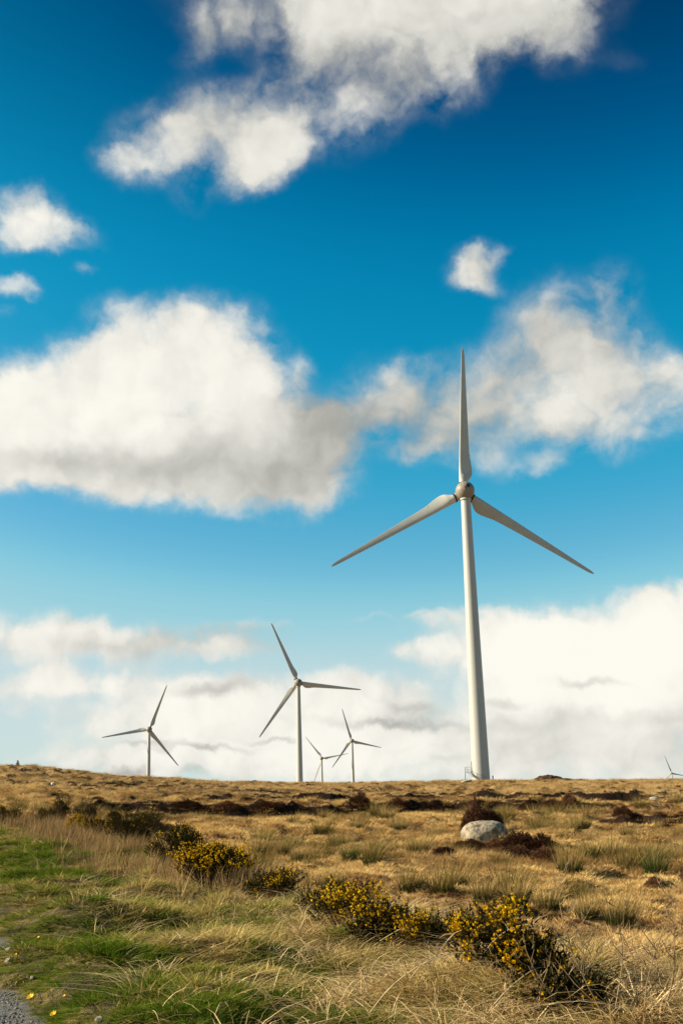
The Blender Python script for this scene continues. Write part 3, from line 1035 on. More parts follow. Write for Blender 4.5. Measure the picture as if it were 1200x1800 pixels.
# --- tall brown grass standing between the gorse bushes further along the verge
M_brown = mat_blade('brown_grass', (.11, .06, .028), (.28, .175, .075), (.48, .33, .14), .25, var=.4)
tt = [blades(30, .25, .60, .010, .14, .16, .35, .3, 70 + i, M_brown) for i in range(4)]
x, y, rs = sample(30000, 14, 80, 1.2, 22, 7)
q = qline(x, y); r = np.hypot(x, y)
pz = np.exp(-((q + .2 + .02 * r) / 1.25) ** 2) * sstep(.34, .52, fbm(x, y, 1.3, 3, 75)) * sstep(15, 21, r)
for g_ in GORSE_FEET: pz = pz * (1 - .45 * np.exp(-(((x - g_[0]) / g_[2]) ** 2 + ((y - g_[1] + .4 * g_[2]) / (1.5 * g_[2])) ** 2)))
k = rs.rand(len(x)) < pz
x, y, r = x[k], y[k], r[k]; n = len(x)
sc_ = (.6 + .55 * rs.rand(n)) * np.clip(r / 30, 1, 1.5)
scatter('tall_brown_grass', tt, np.stack([x, y, height(x, y) - .02], 1), rs.randn(n) * .6, np.stack([sc_] * 3, 1), np.clip(.5 + rs.randn(n) * .25, 0, 1), rs.randint(0, 4, n), 'upright pinkish brown grass between the gorse bushes')

# --- bog: short matted grass
tb = [blades(30, .05, .15, .013, .19, .20, 1.0, .4, 50 + i, M_bog, seg=2) for i in range(5)]
x, y, rs = sample(125000, 9, 125, 1.05, 25, 3)
q = qline(x, y); r = np.hypot(x, y)
k = (q > .6) | (r > 60)
x, y, q, r = x[k], y[k], q[k], r[k]; n = len(x)
pt = fbm(x, y, 2.2, 4, 81); pb = fbm(x, y, 9, 3, 83)
tint = np.clip(.50 + (pt - .5) * 3.4 + (pb - .5) * 2.4 + rs.randn(n) * .14, 0, 1)
keep = rs.rand(n) < np.clip(.2 + tint * 1.2, 0, 1)
x, y, r, tint = x[keep], y[keep], r[keep], tint[keep]; n = len(x)
sc_ = (.7 + .7 * rs.rand(n)) * np.clip(r / 30, 1, 3) ** .75
scatter('bog_grass', tb, np.stack([x, y, height(x, y) - .01], 1), rs.rand(n) * 6.28, np.stack([sc_, sc_, sc_ * .8], 1), tint, rs.randint(0, 5, n), 'short matted straw-coloured grass covering the bog')

def off_face(x_, y_):
    """true where a plant would not hide a cut peat face just behind it"""
    r_0 = np.hypot(x_, y_); f1, f2 = 1 + 2.2 / r_0, 1 - .6 / r_0
    return (height(x_ * f1, y_ * f1, False) - height(x_ * f2, y_ * f2, False)) < .42


# --- pale taller moor grass in drifts, up to and over the ridge
tp = [blades(46, .18, .42, .012, .26, .22, .55, .4, 60 + i, M_pale, seg=2) for i in range(5)]
x, y, rs = sample(90000, 12, 262, .75, 25, 4)
q = qline(x, y); r = np.hypot(x, y)
dr = fbm(x, y * .6, 5.0, 4, 91)
k = ((q > 1.8) | (r > 70)) & (off_face(x, y) | (rs.rand(len(x)) < .12)) & (rs.rand(len(x)) < sstep(.46, .60, dr) * .9 + .08 + .25 * sstep(120, 170, r))
x, y, r, dr = x[k], y[k], r[k], dr[k]; n = len(x)
tint = np.clip(.5 + (fbm(x, y, 4, 3, 93) - .5) * 2 + rs.randn(n) * .12, 0, 1)
sc_ = (.6 + .7 * rs.rand(n)) * np.clip(r / 60, 1, 2.2) ** .6
scatter('moor_grass', tp, np.stack([x, y, height(x, y) - .02], 1), rs.randn(n) * .9, np.stack([sc_, sc_, sc_ * .85], 1), tint, rs.randint(0, 5, n), 'drifts of pale knee-high moor grass reaching the ridge')


# --- heather: twiggy dark cushions
def heather_mesh(seed, n=300, rad=.5, hgt=.42, mat=None):
    rs = np.random.RandomState(seed)
    V = []; T = []
    for i in range(n):
        a = rs.rand() * 6.283; rr = rad * math.sqrt(rs.rand()); e = 1 - (rr / rad) ** 2
        lump = .75 + .5 * vnoise(np.array([math.cos(a) * rr * 5 + 9]), np.array([math.sin(a) * rr * 5 + 9]), seed % 17)[0]
        top = Vector((math.cos(a) * rr, math.sin(a) * rr, hgt * (.12 + .88 * e ** .6) * lump * (.75 + .3 * rs.rand())))
        ou = Vector((math.cos(a) * (.2 + rr / rad), math.sin(a) * (.2 + rr / rad), 1.0)).normalized()
        base = top - ou * (.10 + .12 * rs.rand())
        sd2 = Vector((rs.randn(), rs.randn(), 0)).normalized() * .006
        b = len(V)
        V += [base - sd2, base + sd2, top]; T.append((b, b + 1, b + 2))
        for j in range(7):
            t = rs.rand(); p = base.lerp(top, t)
            dv = (Vector((rs.randn(), rs.randn(), .6 + rs.rand())) * .5 + ou).normalized() * (.03 + .03 * rs.rand())
            wv = dv.cross(Vector(rs.randn(3))).normalized() * .008
            b = len(V)
            V += [p - wv, p + wv, p + dv]; T.append((b, b + 1, b + 2))
    return np_mesh('heather', np.array([tuple(v) for v in V]), np.array(T), None, mat)


HE = [heather_mesh(100 + i, 300, .5, .42, M_heath) for i in range(4)]
x, y, rs = sample(42000, 14, 255, .8, 25, 5)
q = qline(x, y); r = np.hypot(x, y)
hp = fbm(x, y * .7, 7, 4, 101)
k = ((q > 2.2) | (r > 70)) & (rs.rand(len(x)) < sstep(.50, .72, hp) * .34 * (.6 + .4 * sstep(40, 90, r)) + .02 + .07 * sstep(90, 130, r))
x, y, r = x[k], y[k], r[k]; n = len(x)
sc_ = (.18 + .45 * rs.rand(n) ** 1.6) * np.clip(r / 45, 1, 3.0) ** .8
scatter('heather_carpet', HE, np.stack([x, y, height(x, y) - .03], 1), rs.rand(n) * 6.28, np.stack([sc_, sc_, sc_ * .6], 1), np.clip(.75 - .25 * sstep(60, 120, r) + rs.randn(n) * .25, 0, 1), rs.randint(0, 4, n), 'low brown heather spread in patches over the moor')

# ------------------------------------------------------------------ rush clumps, one thing each
RU = [blades(260, .30, .85, .012, .26, .14, .42, .25, 200 + i, M_rush, 'rush_stems', seg=3) for i in range(6)]
M_rushg = mat_blade('green_rush_stems', (.06, .075, .02), (.14, .14, .04), (.30, .24, .08), .25, 'rand', ((.035, .055, .012), .12, .55), .25)
RUG = [blades(260, .28, .66, .013, .22, .14, .55, .25, 220 + i, M_rushg, 'rush_stems', seg=3) for i in range(3)]
RUSHES = [  # x, y of the foot, width px, green?, label
    (612, 1513, 46, 1, 'dark green rush clump standing alone on bare straw ground left of its yellower neighbour'),
    (652, 1521, 44, 0, 'yellowish rush clump just right of the dark green one on the bare straw ground'),
    (524, 1512, 40, 0, 'low flat rush tuft on the bare ground left of the dark green clump'),
    (555, 1496, 34, 0, 'small rush tuft on straw ground above and left of the dark green clump'),
    (455, 1502, 50, 0, 'broad rush clump at the right foot of the flowering gorse bank'),
    (500, 1500, 44, 0, 'rush clump with brown heads beside the broad clump near the gorse'),
    (590, 1560, 50, 0, 'isolated straw-tipped rush clump above the brightest yellow gorse'),
    (1040, 1508, 50, 1, 'dark green rush clump right of the dark heather patch'),
    (1078, 1510, 56, 0, 'tall olive rush clump beside the dark green one right of the heather'),
    (1000, 1535, 66, 0, 'wide rush clump below the dark heather patch'),
    (1150, 1540, 60, 1, 'leaning green-based rush clump near the right edge on open bog'),
    (850, 1585, 70, 0, 'tall pale rush clump rising over the flowering gorse in the lower right'),
    (905, 1592, 74, 0, 'large rush clump in the middle of the long belt right of centre'),
    (960, 1598, 70, 0, 'large rush clump at the right end of the long belt right of centre'),
    (720, 1565, 60, 0, 'rush clump at the left end of the belt above the yellow gorse'),
    (775, 1572, 66, 0, 'dense tall rush clump in the belt above the yellow gorse'),
    (1090, 1625, 80, 0, 'broad shaggy rush clump near the right edge below the bare straw slope'),
    (1030, 1612, 60, 0, 'ragged rush clump between the long belt and the right edge'),
    (1185, 1722, 80, 1, 'dark green rush clump at the right edge behind the dead weeds'),
    (870, 1522, 34, 0, 'thin rush tuft on bright straw just below the heather in front of the boulder'),
]
for (px, py, wpx, gr, lab) in RUSHES:
    p = ground(px, py)
    o = bpy.data.objects.new('rush_clump', random.choice(RUG if gr else RU)); col.objects.link(o)
    s_ = wpx * p.y / F / .95
    o.location = p - Vector((0, 0, .03)); o.rotation_euler = (0, 0, random.uniform(-.8, .8)); o.scale = (s_ * 1.05, s_, s_ * 1.05)
    tag(o, lab, 'rushes', 'rush clumps on the bog')
x, y, rs = sample(5200, 15, 100, 1.5, 18.5, 6)
q = qline(x, y); r = np.hypot(x, y)
cp = fbm(x, y * .7, 6, 4, 111)
k = (q > 2.6) & (rs.rand(len(x)) < sstep(.44, .56, cp) * .9 + .06)
x, y, r = x[k], y[k], r[k]
done = [ground(a_[0], a_[1]) for a_ in RUSHES]
cnt = 0
CELLS = {}
for i in range(len(x)):
    if cnt >= 235: break
    if any((x[i] - p.x) ** 2 + (y[i] - p.y) ** 2 < (.42 + .007 * r[i]) ** 2 for p in done): continue
    if abs(x[i] - 7.6) < 3.6 and 52 < y[i] < 60: continue
    p = Vector((x[i], y[i], hz(x[i], y[i]))); done.append(p); cnt += 1
    near = r[i] < 42
    gr = rs.rand() < .12
    o = bpy.data.objects.new('rush_clump', random.choice(RUG if gr else RU)); col.objects.link(o)
    s_ = (.55 + .5 * rs.rand()) * (1 + min(r[i], 90) / 150)
    o.location = p - Vector((0, 0, .03)); o.rotation_euler = (0, 0, random.uniform(-1, 1)); o.scale = (s_ * (1.05 + .4 * rs.rand()), s_ * 1.15, s_ * .95)
    v_ = CAM_M.inverted() @ (p - Vector((0, 0, EYE))); ux, uy = 600 + F * v_.x / -v_.z, 900 - F * v_.y / -v_.z
    colm = [c for lim, c in ((200, 'by the left edge'), (330, 'under the lone left turbine'), (460, 'right of the lone left turbine'), (570, 'under the second tallest turbine'),
            (665, 'under the two small turbines'), (795, 'left of the largest tower'), (900, 'under the largest tower'), (1020, 'under the peat heap'),
            (1110, 'right of the peat heap'), (9999, 'near the right edge')) if ux < lim][0]
    row = [c for lim, c in ((1412, 'beyond near peat bank'), (1430, 'along near peat bank'), (1445, 'below near peat bank'), (1462, 'at boulder top level'),
           (1480, 'at boulder foot level'), (1505, 'at dark gorse level'), (1535, 'at flowering gorse level'), (1570, 'above brightest gorse'),
           (1615, 'at brightest gorse level'), (9999, 'below brightest gorse')) if uy < lim][0]
    CELLS.setdefault(('green' if gr else 'pale', colm, row), []).append((ux, o))
for (tone, colm, row), lst in CELLS.items():
    lst.sort(key=lambda e: e[0])
    ords = ['first', 'second', 'third', 'fourth', 'fifth', 'sixth', 'seventh', 'eighth', 'ninth', 'tenth', 'eleventh', 'twelfth']
    for k_, (ux, o) in enumerate(lst):
        lab = '%s rush clump %s, %s' % (tone, colm, row)
        if len(lst) > 1: lab = '%s %s rush clump from left, %s, %s' % (ords[min(k_, 11)], tone, colm, row)
        tag(o, lab, 'rushes', 'rush clumps on the bog')

# ------------------------------------------------------------------ heather bushes one can point at
M_heath2 = mat_blade('heather_bush_twigs', (.028, .013, .009), (.10, .045, .026), (.26, .13, .065), .1, 'rand', None, .5)
BIG_HE = [heather_mesh(300 + i, 900, .5, .5, M_heath2) for i in range(4)]
HEATH = [  # x, foot y, width px, height px, label
    (843, 1466, 62, 52, 'tall brown heather mound rising behind the pale boulder'),
    (868, 1462, 50, 40, 'dark heather hump over the right shoulder of the boulder'),
    (912, 1492, 80, 30, 'darkest heather bush right beside the boulder'),
    (952, 1502, 84, 32, 'twiggy dark heather bush at the right end of the boulder patch'),
    (870, 1496, 80, 20, 'low reddish heather along the front of the boulder'),
    (825, 1494, 70, 14, 'low brown heather left in front of the boulder'),
    (900, 1510, 90, 24, 'brown heather cushion below the boulder'),
    (960, 1513, 60, 22, 'dark heather cushion at the lower right of the boulder patch'),
    (780, 1500, 50, 12, 'thin scrap of heather left of the boulder patch'),
    (632, 1423, 58, 22, 'blackish heather bush at the near peat bank left of the big tower'),
    (700, 1430, 60, 16, 'dark heather on the near peat bank between the black bush and the boulder'),
    (760, 1430, 50, 17, 'dark heather on the near peat bank left above the boulder'),
    (925, 1428, 40, 16, 'dark heather bush right above the boulder'),
    (970, 1425, 62, 18, 'dark reddish heather bush on the right of the near peat bank'),
    (1000, 1420, 34, 18, 'small upright heather bush ending the near peat bank on the right'),
    (330, 1428, 60, 16, 'dark heather under the left peat bank'),
    (400, 1428, 60, 14, 'dark heather in the middle of the left peat bank'),
    (470, 1425, 60, 14, 'dark heather at the right end of the left peat bank'),
    (1095, 1438, 44, 18, 'brown heather clump at the grassy bank near the right edge'),
    (1150, 1558, 46, 16, 'dark low heather on the bare straw slope near the right edge'),
    (480, 1580, 44, 24, 'brown twiggy heather between two gorse bushes'),
    (850, 1617, 30, 8, 'tiny heather cushion above the flowering gorse'),
]
for (px, py, wpx, hpx, lab) in HEATH:
    p = ground(px, py)
    o = bpy.data.objects.new('heather_bush', random.choice(BIG_HE)); col.objects.link(o)
    sw = wpx * p.y / F; sh_ = hpx * p.y / F / .5
    o.location = p - Vector((0, 0, .05)); o.rotation_euler = (0, 0, random.uniform(0, 6.28)); o.scale = (sw, sw * .8, sh_)
    if 'behind the pale' in lab or 'over the right' in lab: o.location.y += 1.3; o.location.z = hz(o.location.x, o.location.y)
    tag(o, lab, 'heather', 'heather bushes')


# ------------------------------------------------------------------ gorse
M_gorse = mat_blade('gorse_spines', (.016, .013, .005), (.042, .035, .012), (.11, .08, .028), .1, 'rand', None, .5)
M_bloom = mat_blade('gorse_bloom', (.50, .27, .004), (.66, .39, .006), (.88, .58, .02), .25, 'rand', None, .5)
M_stem = mat_plain('gorse_stem', (.10, .065, .04), .9, 6, .4)


def gorse(px, py, wpx, hpx, bloom, lab, seed, depth_ratio=.8):
    p = ground(px, py)
    w = wpx * p.y / F / 2 * 1.12; h = hpx * p.y / F * 1.12
    rs = np.random.RandomState(seed)
    root = empty('gorse_bush', p - Vector((0, 0, .05)))
    tag(root, lab, 'gorse', 'gorse bushes along the verge')
    fol = []; flo = []
    st = MB()
    nb = int(np.clip(900 * w * (h + .3), 240, 1300))
    lob = [(rs.uniform(-.7, .7), rs.uniform(-.6, .6), rs.uniform(.35, 1.05), rs.uniform(.25, .5)) for _ in range(9)]
    for i in range(nb):
        lx, ly, lz, lr = lob[rs.randint(9)]
        d = Vector(rs.randn(3)).normalized(); d.z = abs(d.z) * 1.15 - .35
        rad_ = lr * (rs.rand() ** .35)
        c = Vector(((lx + d.x * rad_) * w, (ly + d.y * rad_) * w * depth_ratio, max(.02, (lz * .62 + d.z * lr * .62)) * h))
        ou = (Vector((d.x, d.y, d.z + .9)).normalized() + Vector(rs.randn(3)) * .25).normalized()
        ln = .10 + .10 * rs.rand() + (.16 * rs.rand() if rs.rand() < .12 else 0)   # a few straggling shoots
        tip = c + ou * ln
        outer = rad_ > lr * .72
        for j in range(15):
            t = rs.rand() ** .8; q_ = c.lerp(tip, t)
            dv = (Vector(rs.randn(3)) * .7 + ou).normalized() * (.025 + .028 * rs.rand())
            wv = dv.cross(Vector(rs.randn(3))).normalized() * .0075
            fol += [q_ - wv, q_ + wv, q_ + dv]
        if i % 6 == 0:
            st.tube([Vector((c.x * .15, c.y * .15, 0)), Vector((c.x * .6, c.y * .6, c.z * .45)), c], [.012, .008, .004], 3, False)
        if outer and c.z > .25 * h and rs.rand() < bloom * (1.15 if vnoise(np.array([c.x / w * 3.2 + seed]), np.array([c.z / h * 2.6 + c.y * 2]), 3)[0] > .50 else .10):
            for j in range(rs.randint(5, 13)):
                q_ = c.lerp(tip, .3 + .8 * rs.rand()) + Vector(rs.randn(3)) * .018
                e = .010 + .008 * rs.rand()
                a = Vector(rs.randn(3)).normalized() * e; b = a.cross(Vector(rs.randn(3))).normalized() * e * .8; cc = a.cross(b).normalized() * e
                flo += [q_ + a, q_ + b, q_ + cc, q_ - a, q_ + b, q_ - cc, q_ + a, q_ - b, q_ - cc, q_ - a, q_ - b, q_ + cc]
    V_ = np.array([tuple(v) for v in fol]); me1 = np_mesh('foliage', V_, np.arange(len(V_)).reshape(-1, 3), None, M_gorse)
    o = bpy.data.objects.new('foliage', me1); o.parent = root; col.objects.link(o)
    st.build('stems', M_stem, root)
    if flo:
        V_ = np.array([tuple(v) for v in flo]); me2 = np_mesh('blossom', V_, np.arange(len(V_)).reshape(-1, 3), None, M_bloom)
        o = bpy.data.objects.new('blossom', me2); o.parent = root; col.objects.link(o)
    return root


for i, g_ in enumerate(GORSE): gorse(*g_, seed=500 + i)

# ------------------------------------------------------------------ boulder
def mat_rock(name, base, dark, sc1=1.2, stre=1.0):
    m, t = new_mat(name)
    tcn = t.n('ShaderNodeTexCoord')
    mp = t.n('ShaderNodeMapping'); mp.inputs['Scale'].default_value = (1, 1, .45)
    t.l(tcn.outputs['Object'], mp.inputs[0])
    n1 = t.noise(mp.outputs[0], 5 * sc1, 8, .7); n2 = t.noise(tcn.outputs['Object'], 1.1 * sc1, 4, .6); n3 = t.noise(tcn.outputs['Object'], 24 * sc1, 5, .7)
    f = t.math('ADD', t.math('MULTIPLY', t.mapr(n1.outputs['Fac'], .44, .60), .85), t.math('MULTIPLY', t.mapr(n3.outputs['Fac'], .5, .7), .35), clamp=True)
    f = t.math('MULTIPLY', f, t.mapr(n2.outputs['Fac'], .3, .55, .4, 1))
    c = t.mix(f, base, dark)
    b = t.n('ShaderNodeBump'); b.inputs['Distance'].default_value = .06; b.inputs['Strength'].default_value = .8 * stre
    t.l(t.math('ADD', n1.outputs['Fac'], t.math('MULTIPLY', n3.outputs['Fac'], .4)), b.inputs['Height'])
    p_ = t.n('ShaderNodeBsdfPrincipled'); p_.inputs['Roughness'].default_value = .9; p_.inputs['Specular IOR Level'].default_value = .2
    t.l(c, p_.inputs['Base Color']); t.l(b.outputs[0], p_.inputs['Normal']); out(t, p_.outputs[0])
    return m


M_rock = mat_rock('granite', (.37, .31, .215), (.065, .055, .04), 1.3, 1.2)
M_stone = mat_rock('weathered_stone', (.42, .37, .29), (.10, .085, .07), 2)
M_white = mat_rock('white_quartz', (.72, .69, .62), (.45, .42, .36), 2)


def rock_mesh(name, seed, sx, sy, sz, mat, sub=4, flat=.0, amp=.18, pw=2.6):
    bm = bmesh.new()
    bmesh.ops.create_icosphere(bm, subdivisions=sub, radius=1)
    from mathutils import noise as mn
    for v in bm.verts:
        d = v.co.normalized()
        k_ = (abs(d.x) ** pw + abs(d.y) ** pw + abs(d.z) ** pw) ** (-1 / pw)
        n_ = mn.noise(d * 1.3 + Vector((seed * 3.1, 0, 0))) * amp + mn.noise(d * 3.4 + Vector((seed * 1.7, 5, 0))) * amp * .35 + mn.noise(d * 9 + Vector((seed, 5, 2))) * amp * .08
        v.co = Vector((d.x * sx, d.y * sy, d.z * sz)) * k_ * (1 + n_)
        if v.co.z < -flat * sz: v.co.z = -flat * sz
    me_ = bpy.data.meshes.new(name); bm.to_mesh(me_); bm.free()
    me_.polygons.foreach_set('use_smooth', [True] * len(me_.polygons))
    me_.materials.append(mat)
    return me_


p = ground(856, 1482)
o = bpy.data.objects.new('boulder', rock_mesh('boulder', 2, 1.1, .85, .66, M_rock, 5, .6, .12)); col.objects.link(o)
o.location = p + Vector((0, .7, .33)); o.rotation_euler = (R(4), R(-3), R(12))
tag(o, 'pale rounded granite boulder sitting in dark heather on the bog', 'boulder')

# small pale stones one can point at
for (px, py, w_, h_, mt, lab) in [
        (1149, 1407, .36, .2, M_stone, 'small white stone below the peat bank near the right edge'),
        (93, 1380, .30, .2, M_white, 'small white stone on the flank of the left hill'),
        (819, 1376, 1.1, .25, M_stone, 'flat pale stone on the ridge at the foot of the largest tower'),
        (15, 1692, .04, .03, M_stone, 'light pointed stone lying at the edge of the gravel by the left edge'),
        (58, 1722, .03, .02, M_stone, 'small pale stone at the grass edge above the yellow flower'),
        (15, 1674, .04, .03, M_stone, 'dark round stone above the light pointed one'),
        (175, 1797, .035, .025, M_stone, 'grey stone in the grass at the bottom edge')]:
    p = ground(px, py)
    o = bpy.data.objects.new('stone', rock_mesh('stone', px % 13, w_, w_ * .7, h_, mt, 3, .4, .25)); col.objects.link(o)
    o.location = p + Vector((0, 0, h_ * .35)); o.rotation_euler = (0, R(6), px)
    tag(o, lab, 'stone', 'loose stones')

# cairn on the hill top, stacked from rough stones
d = pdir(31, 1352); rr = 228 / math.hypot(d.x, d.y)
cx, cy = d.x * rr, d.y * rr
root = empty('cairn', (cx, cy, hz(cx, cy) - .05))
tag(root, 'narrow stone cairn standing on top of the left hill', 'cairn')
z = 0
stones = [rock_mesh('stone', 40 + i, .5, .4, .17, M_stone, 2, .9, .2) for i in range(3)]
for lv in range(6):
    w_ = .52 - .05 * lv
    for (u, v) in ((-.19, 0), (.2, .05)) if lv < 4 else ((0, 0),):
        s_ = bpy.data.objects.new('stone', random.choice(stones)); s_.parent = root; col.objects.link(s_)
        s_.location = (u * (1 - lv * .1), v, z + .15); s_.rotation_euler = (0, 0, random.uniform(0, 3)); s_.scale = (w_ / .5 * .5, .6, .8)
    z += .21
d = pdir(19, 1353)
cx, cy = d.x * rr, d.y * rr
o = bpy.data.objects.new('stone', rock_mesh('stone', 77, .6, .4, .35, M_stone, 3, .5, .2)); col.objects.link(o)
o.location = (cx, cy, hz(cx, cy) + .15); tag(o, 'low squarish stone just left of the hilltop cairn', 'stone', 'loose stones')

# peat heap on the ridge, right of the largest tower
M_peat = mat_rock('dug_peat', (.085, .045, .026), (.022, .012, .008), 1.0)
d = pdir(965, 1374); rr = 232 / math.hypot(d.x, d.y); cx, cy = d.x * rr, d.y * rr
hp_ = empty('peat_heap', (cx, cy, hz(cx, cy)))
tag(hp_, 'dark lumpy heap of dug peat on the ridge right of the largest tower', 'peat heap')
o = mesh_obj('mound', None, None, parent=hp_, data=rock_mesh('mound', 5, 3.4, 1.8, 1.35, M_peat, 4, .25, .3, 2.0)); o.location = (-.3, 0, .1)
o = mesh_obj('mound', None, None, parent=hp_, data=rock_mesh('mound', 9, 2.8, 1.4, .7, M_peat, 4, .25, .3, 2.0)); o.location = (3.2, .3, .1)
cl_ = [rock_mesh('clod', 60 + i, .42, .32, .26, M_peat, 2, .9, .25) for i in range(3)]
for i in range(26):
    a = random.uniform(0, 6.28); u = random.random() ** .5
    xx, yy = math.cos(a) * u * 3.3 + (1.2 if i % 3 else -.4), math.sin(a) * u * 1.6
    o = mesh_obj('clod', None, None, parent=hp_, data=random.choice(cl_))
    o.location = (xx, yy, 1.25 * max(0, 1 - ((xx + .3) / 3.6) ** 2 - (yy / 2) ** 2) + .1); o.rotation_euler = (0, 0, a)

# short marker post beside the largest tower
p = ground(866, 1377); d = pdir(866, 1374); rr = 240 / math.hypot(d.x, d.y); cx, cy = d.x * rr, d.y * rr
po = empty('marker_post', (cx, cy, hz(cx, cy) - .1)); tag(po, 'short dark marker post right beside the foot of the largest tower', 'post')
mb = MB(); mb.box((0, 0, .55), (.22, .22, 1.1)); mb.build('shaft', M_seam, po)
mb = MB(); mb.lathe([(.17, 1.1), (.17, 1.2), (.02, 1.3)], 8); mb.build('cap', M_seam, po)

# ------------------------------------------------------------------ gravel track
def mat_gravel():
    m, t = new_mat('gravel_surface')
    geo = t.n('ShaderNodeNewGeometry')
    n1 = t.noise(geo.outputs['Position'], 60, 4, .7); n2 = t.noise(geo.outputs['Position'], 3, 5, .6)
    n3 = t.noise(geo.outputs['Position'], 16, 5, .75)
    c = ramp(t, t.math('ADD', t.math('MULTIPLY', n1.outputs['Fac'], .5), t.math('MULTIPLY', n3.outputs['Fac'], .5)), [(.36, (.035, .033, .03)), (.5, (.105, .10, .09)), (.62, (.22, .205, .18))])
    c = t.mix(t.mapr(n2.outputs['Fac'], .5, .7, 0, .6), c, (.17, .13, .08))
    b = t.n('ShaderNodeBump'); b.inputs['Distance'].default_value = .02; t.l(n1.outputs['Fac'], b.inputs['Height'])
    p_ = t.n('ShaderNodeBsdfPrincipled'); p_.inputs['Roughness'].default_value = .9
    t.l(c, p_.inputs['Base Color']); t.l(b.outputs[0], p_.inputs['Normal']); out(t, p_.outputs[0])
    return m


def track_z(x_, y_):
    return -.042 + .016 * vnoise(np.atleast_1d(x_) * 2.2, np.atleast_1d(y_) * 2.2, 2)[0 if np.isscalar(x_) else slice(None)]


ys = np.arange(-20, 60, .2); nx = 34
Vg = []
for yy in ys:
    xe = 1.6 - .33 * (yy - 10.5) - .0016 * max(0, yy - 26) ** 2 + (float(qroad(yy)) + .75) * 1.053
    for j in range(nx):
        xx = xe - 6.5 * j / (nx - 1)
        Vg.append((xx, yy, track_z(xx, yy)))
ii = np.arange(len(ys) * nx).reshape(len(ys), nx)
Q_ = np.stack([ii[:-1, :-1].ravel(), ii[1:, :-1].ravel(), ii[1:, 1:].ravel(), ii[:-1, 1:].ravel()], 1)
meg = np_mesh('gravel_track', np.array(Vg), None, Q_, mat_gravel(), True)
if meg.polygons[0].normal.z < 0: meg.flip_normals()
go_ = bpy.data.objects.new('gravel_track', meg); col.objects.link(go_)
tag(go_, 'grey gravel track at the lower left corner', None, None, 'structure')
m, t = new_mat('gravel_stone')
a_ = t.n('ShaderNodeAttribute', attribute_type='INSTANCER', attribute_name='tint')
c = ramp(t, a_.outputs['Fac'], [(0, (.06, .058, .055)), (.6, (.12, .115, .105)), (1, (.24, .225, .20))])
p_ = t.n('ShaderNodeBsdfPrincipled'); p_.inputs['Roughness'].default_value = .85; t.l(c, p_.inputs['Base Color']); out(t, p_.outputs[0])
gst = [rock_mesh('gravel', 80 + i, 1, .75, .6, m, 1, 9, .35) for i in range(4)]
x, y, rs = sample(150000, 6.8, 24, 1.2, 24, 8)
q = qline(x, y)
k = (q < qroad(y) + .8) & (rs.rand(len(x)) < np.clip((qroad(y) + .02 - q - (fbm(x, y, .8, 3, 25) - .5) * .9) / .12 + .3, .004, 1))
x, y = x[k], y[k]; n = len(x)
s_ = .004 + .013 * rs.rand(n) ** 3
scatter('gravel', gst, np.stack([x, y, np.maximum(height(x, y) + .003, track_z(x, y)) + .002], 1), rs.rand(n) * 6, np.stack([s_] * 3, 1), rs.rand(n), rs.randint(0, 4, n), 'loose grey chippings on the track')

# ------------------------------------------------------------------ dead canes and weeds
M_cane = mat_plain('bleached_cane', (.46, .34, .18), .8, 8, .65)
M_weed = mat_plain('dead_weed_stalk', (.30, .20, .10), .8, 8, .55)


def cane(px, py, dx, dz, sag, lab, rad_=.006, seed=0):
    """arching cane: foot at px, py; dx, dz reach in metres"""
    rs = np.random.RandomState(seed)
    p = ground(px, py)
    root = empty('dead_cane', p - Vector((0, 0, .03)))
    tag(root, lab, 'dead stalk', 'bleached canes on the verge')
    mb = MB(); pts = []
    for i in range(11):
        t = i / 10
        pts.append(Vector((dx * t + .02 * math.sin(7 * t + seed), .12 * math.sin(3 * t + seed), dz * (math.sin(t * math.pi * (.5 + .5 * sag)) / (1 if sag < .02 else math.sin(min(.5, .5) * math.pi))) + .01)))
    mb.tube(pts, [rad_ * .75 * (1.15 - .75 * i / 10) for i in range(11)], 5)
    mb.build('stem', M_cane, root)
    for k_ in range(3):
        i = rs.randint(4, 9); q0 = pts[i]; mb = MB()
        dv = Vector((rs.uniform(-.12, .16), rs.uniform(-.06, .06), rs.uniform(-.06, .10)))
        mb.tube([q0, q0 + dv * .55 + Vector((0, 0, .015)), q0 + dv], [rad_ * .6, rad_ * .45, rad_ * .2], 4)
        mb.build('side_twig', M_cane, root)


cane(118, 1466, .95, .62, .35, 'pale arched cane curving over the small bright gorse at upper left', .012, 1)
cane(352, 1560, .28, .62, .0, 'pale crooked cane standing up through the broad flowering gorse', .008, 2)
cane(640, 1672, 1.05, .42, .0, 'longest straight bleached cane pointing up right over the gorse', .007, 3)
cane(668, 1690, .75, .36, .3, 'arched bleached cane under the longest straight one', .007, 4)
cane(620, 1665, .55, .38, .45, 'curled bleached cane at the right side of the brightest gorse', .006, 5)
cane(520, 1650, .22, .30, .5, 'small hooked straw cane left below the brightest gorse', .006, 6)
cane(800, 1745, .72, .46, .2, 'cane arching across the front of the big lower right gorse', .007, 7)
cane(690, 1770, .60, .38, .35, 'tangled cane in the straw left of the big lower right gorse', .006, 8)
cane(640, 1790, .75, .42, .25, 'cane lying over the straw near the bottom centre right', .006, 9)
cane(840, 1800, .55, .35, .4, 'bent cane under the big lower right gorse', .006, 10)
cane(735, 1735, .50, .40, .55, 'strongly hooped cane in the straw right of centre', .006, 11)
cane(275, 1770, .52, .10, .1, 'cane lying nearly flat in the green grass at lower left', .006, 12)
cane(405, 1625, .12, .48, .0, 'thin upright pale cane left of the middle of the verge', .005, 13)
cane(75, 1483, -.3, .34, .1, 'short pale cane leaning left near the left edge', .009, 14)


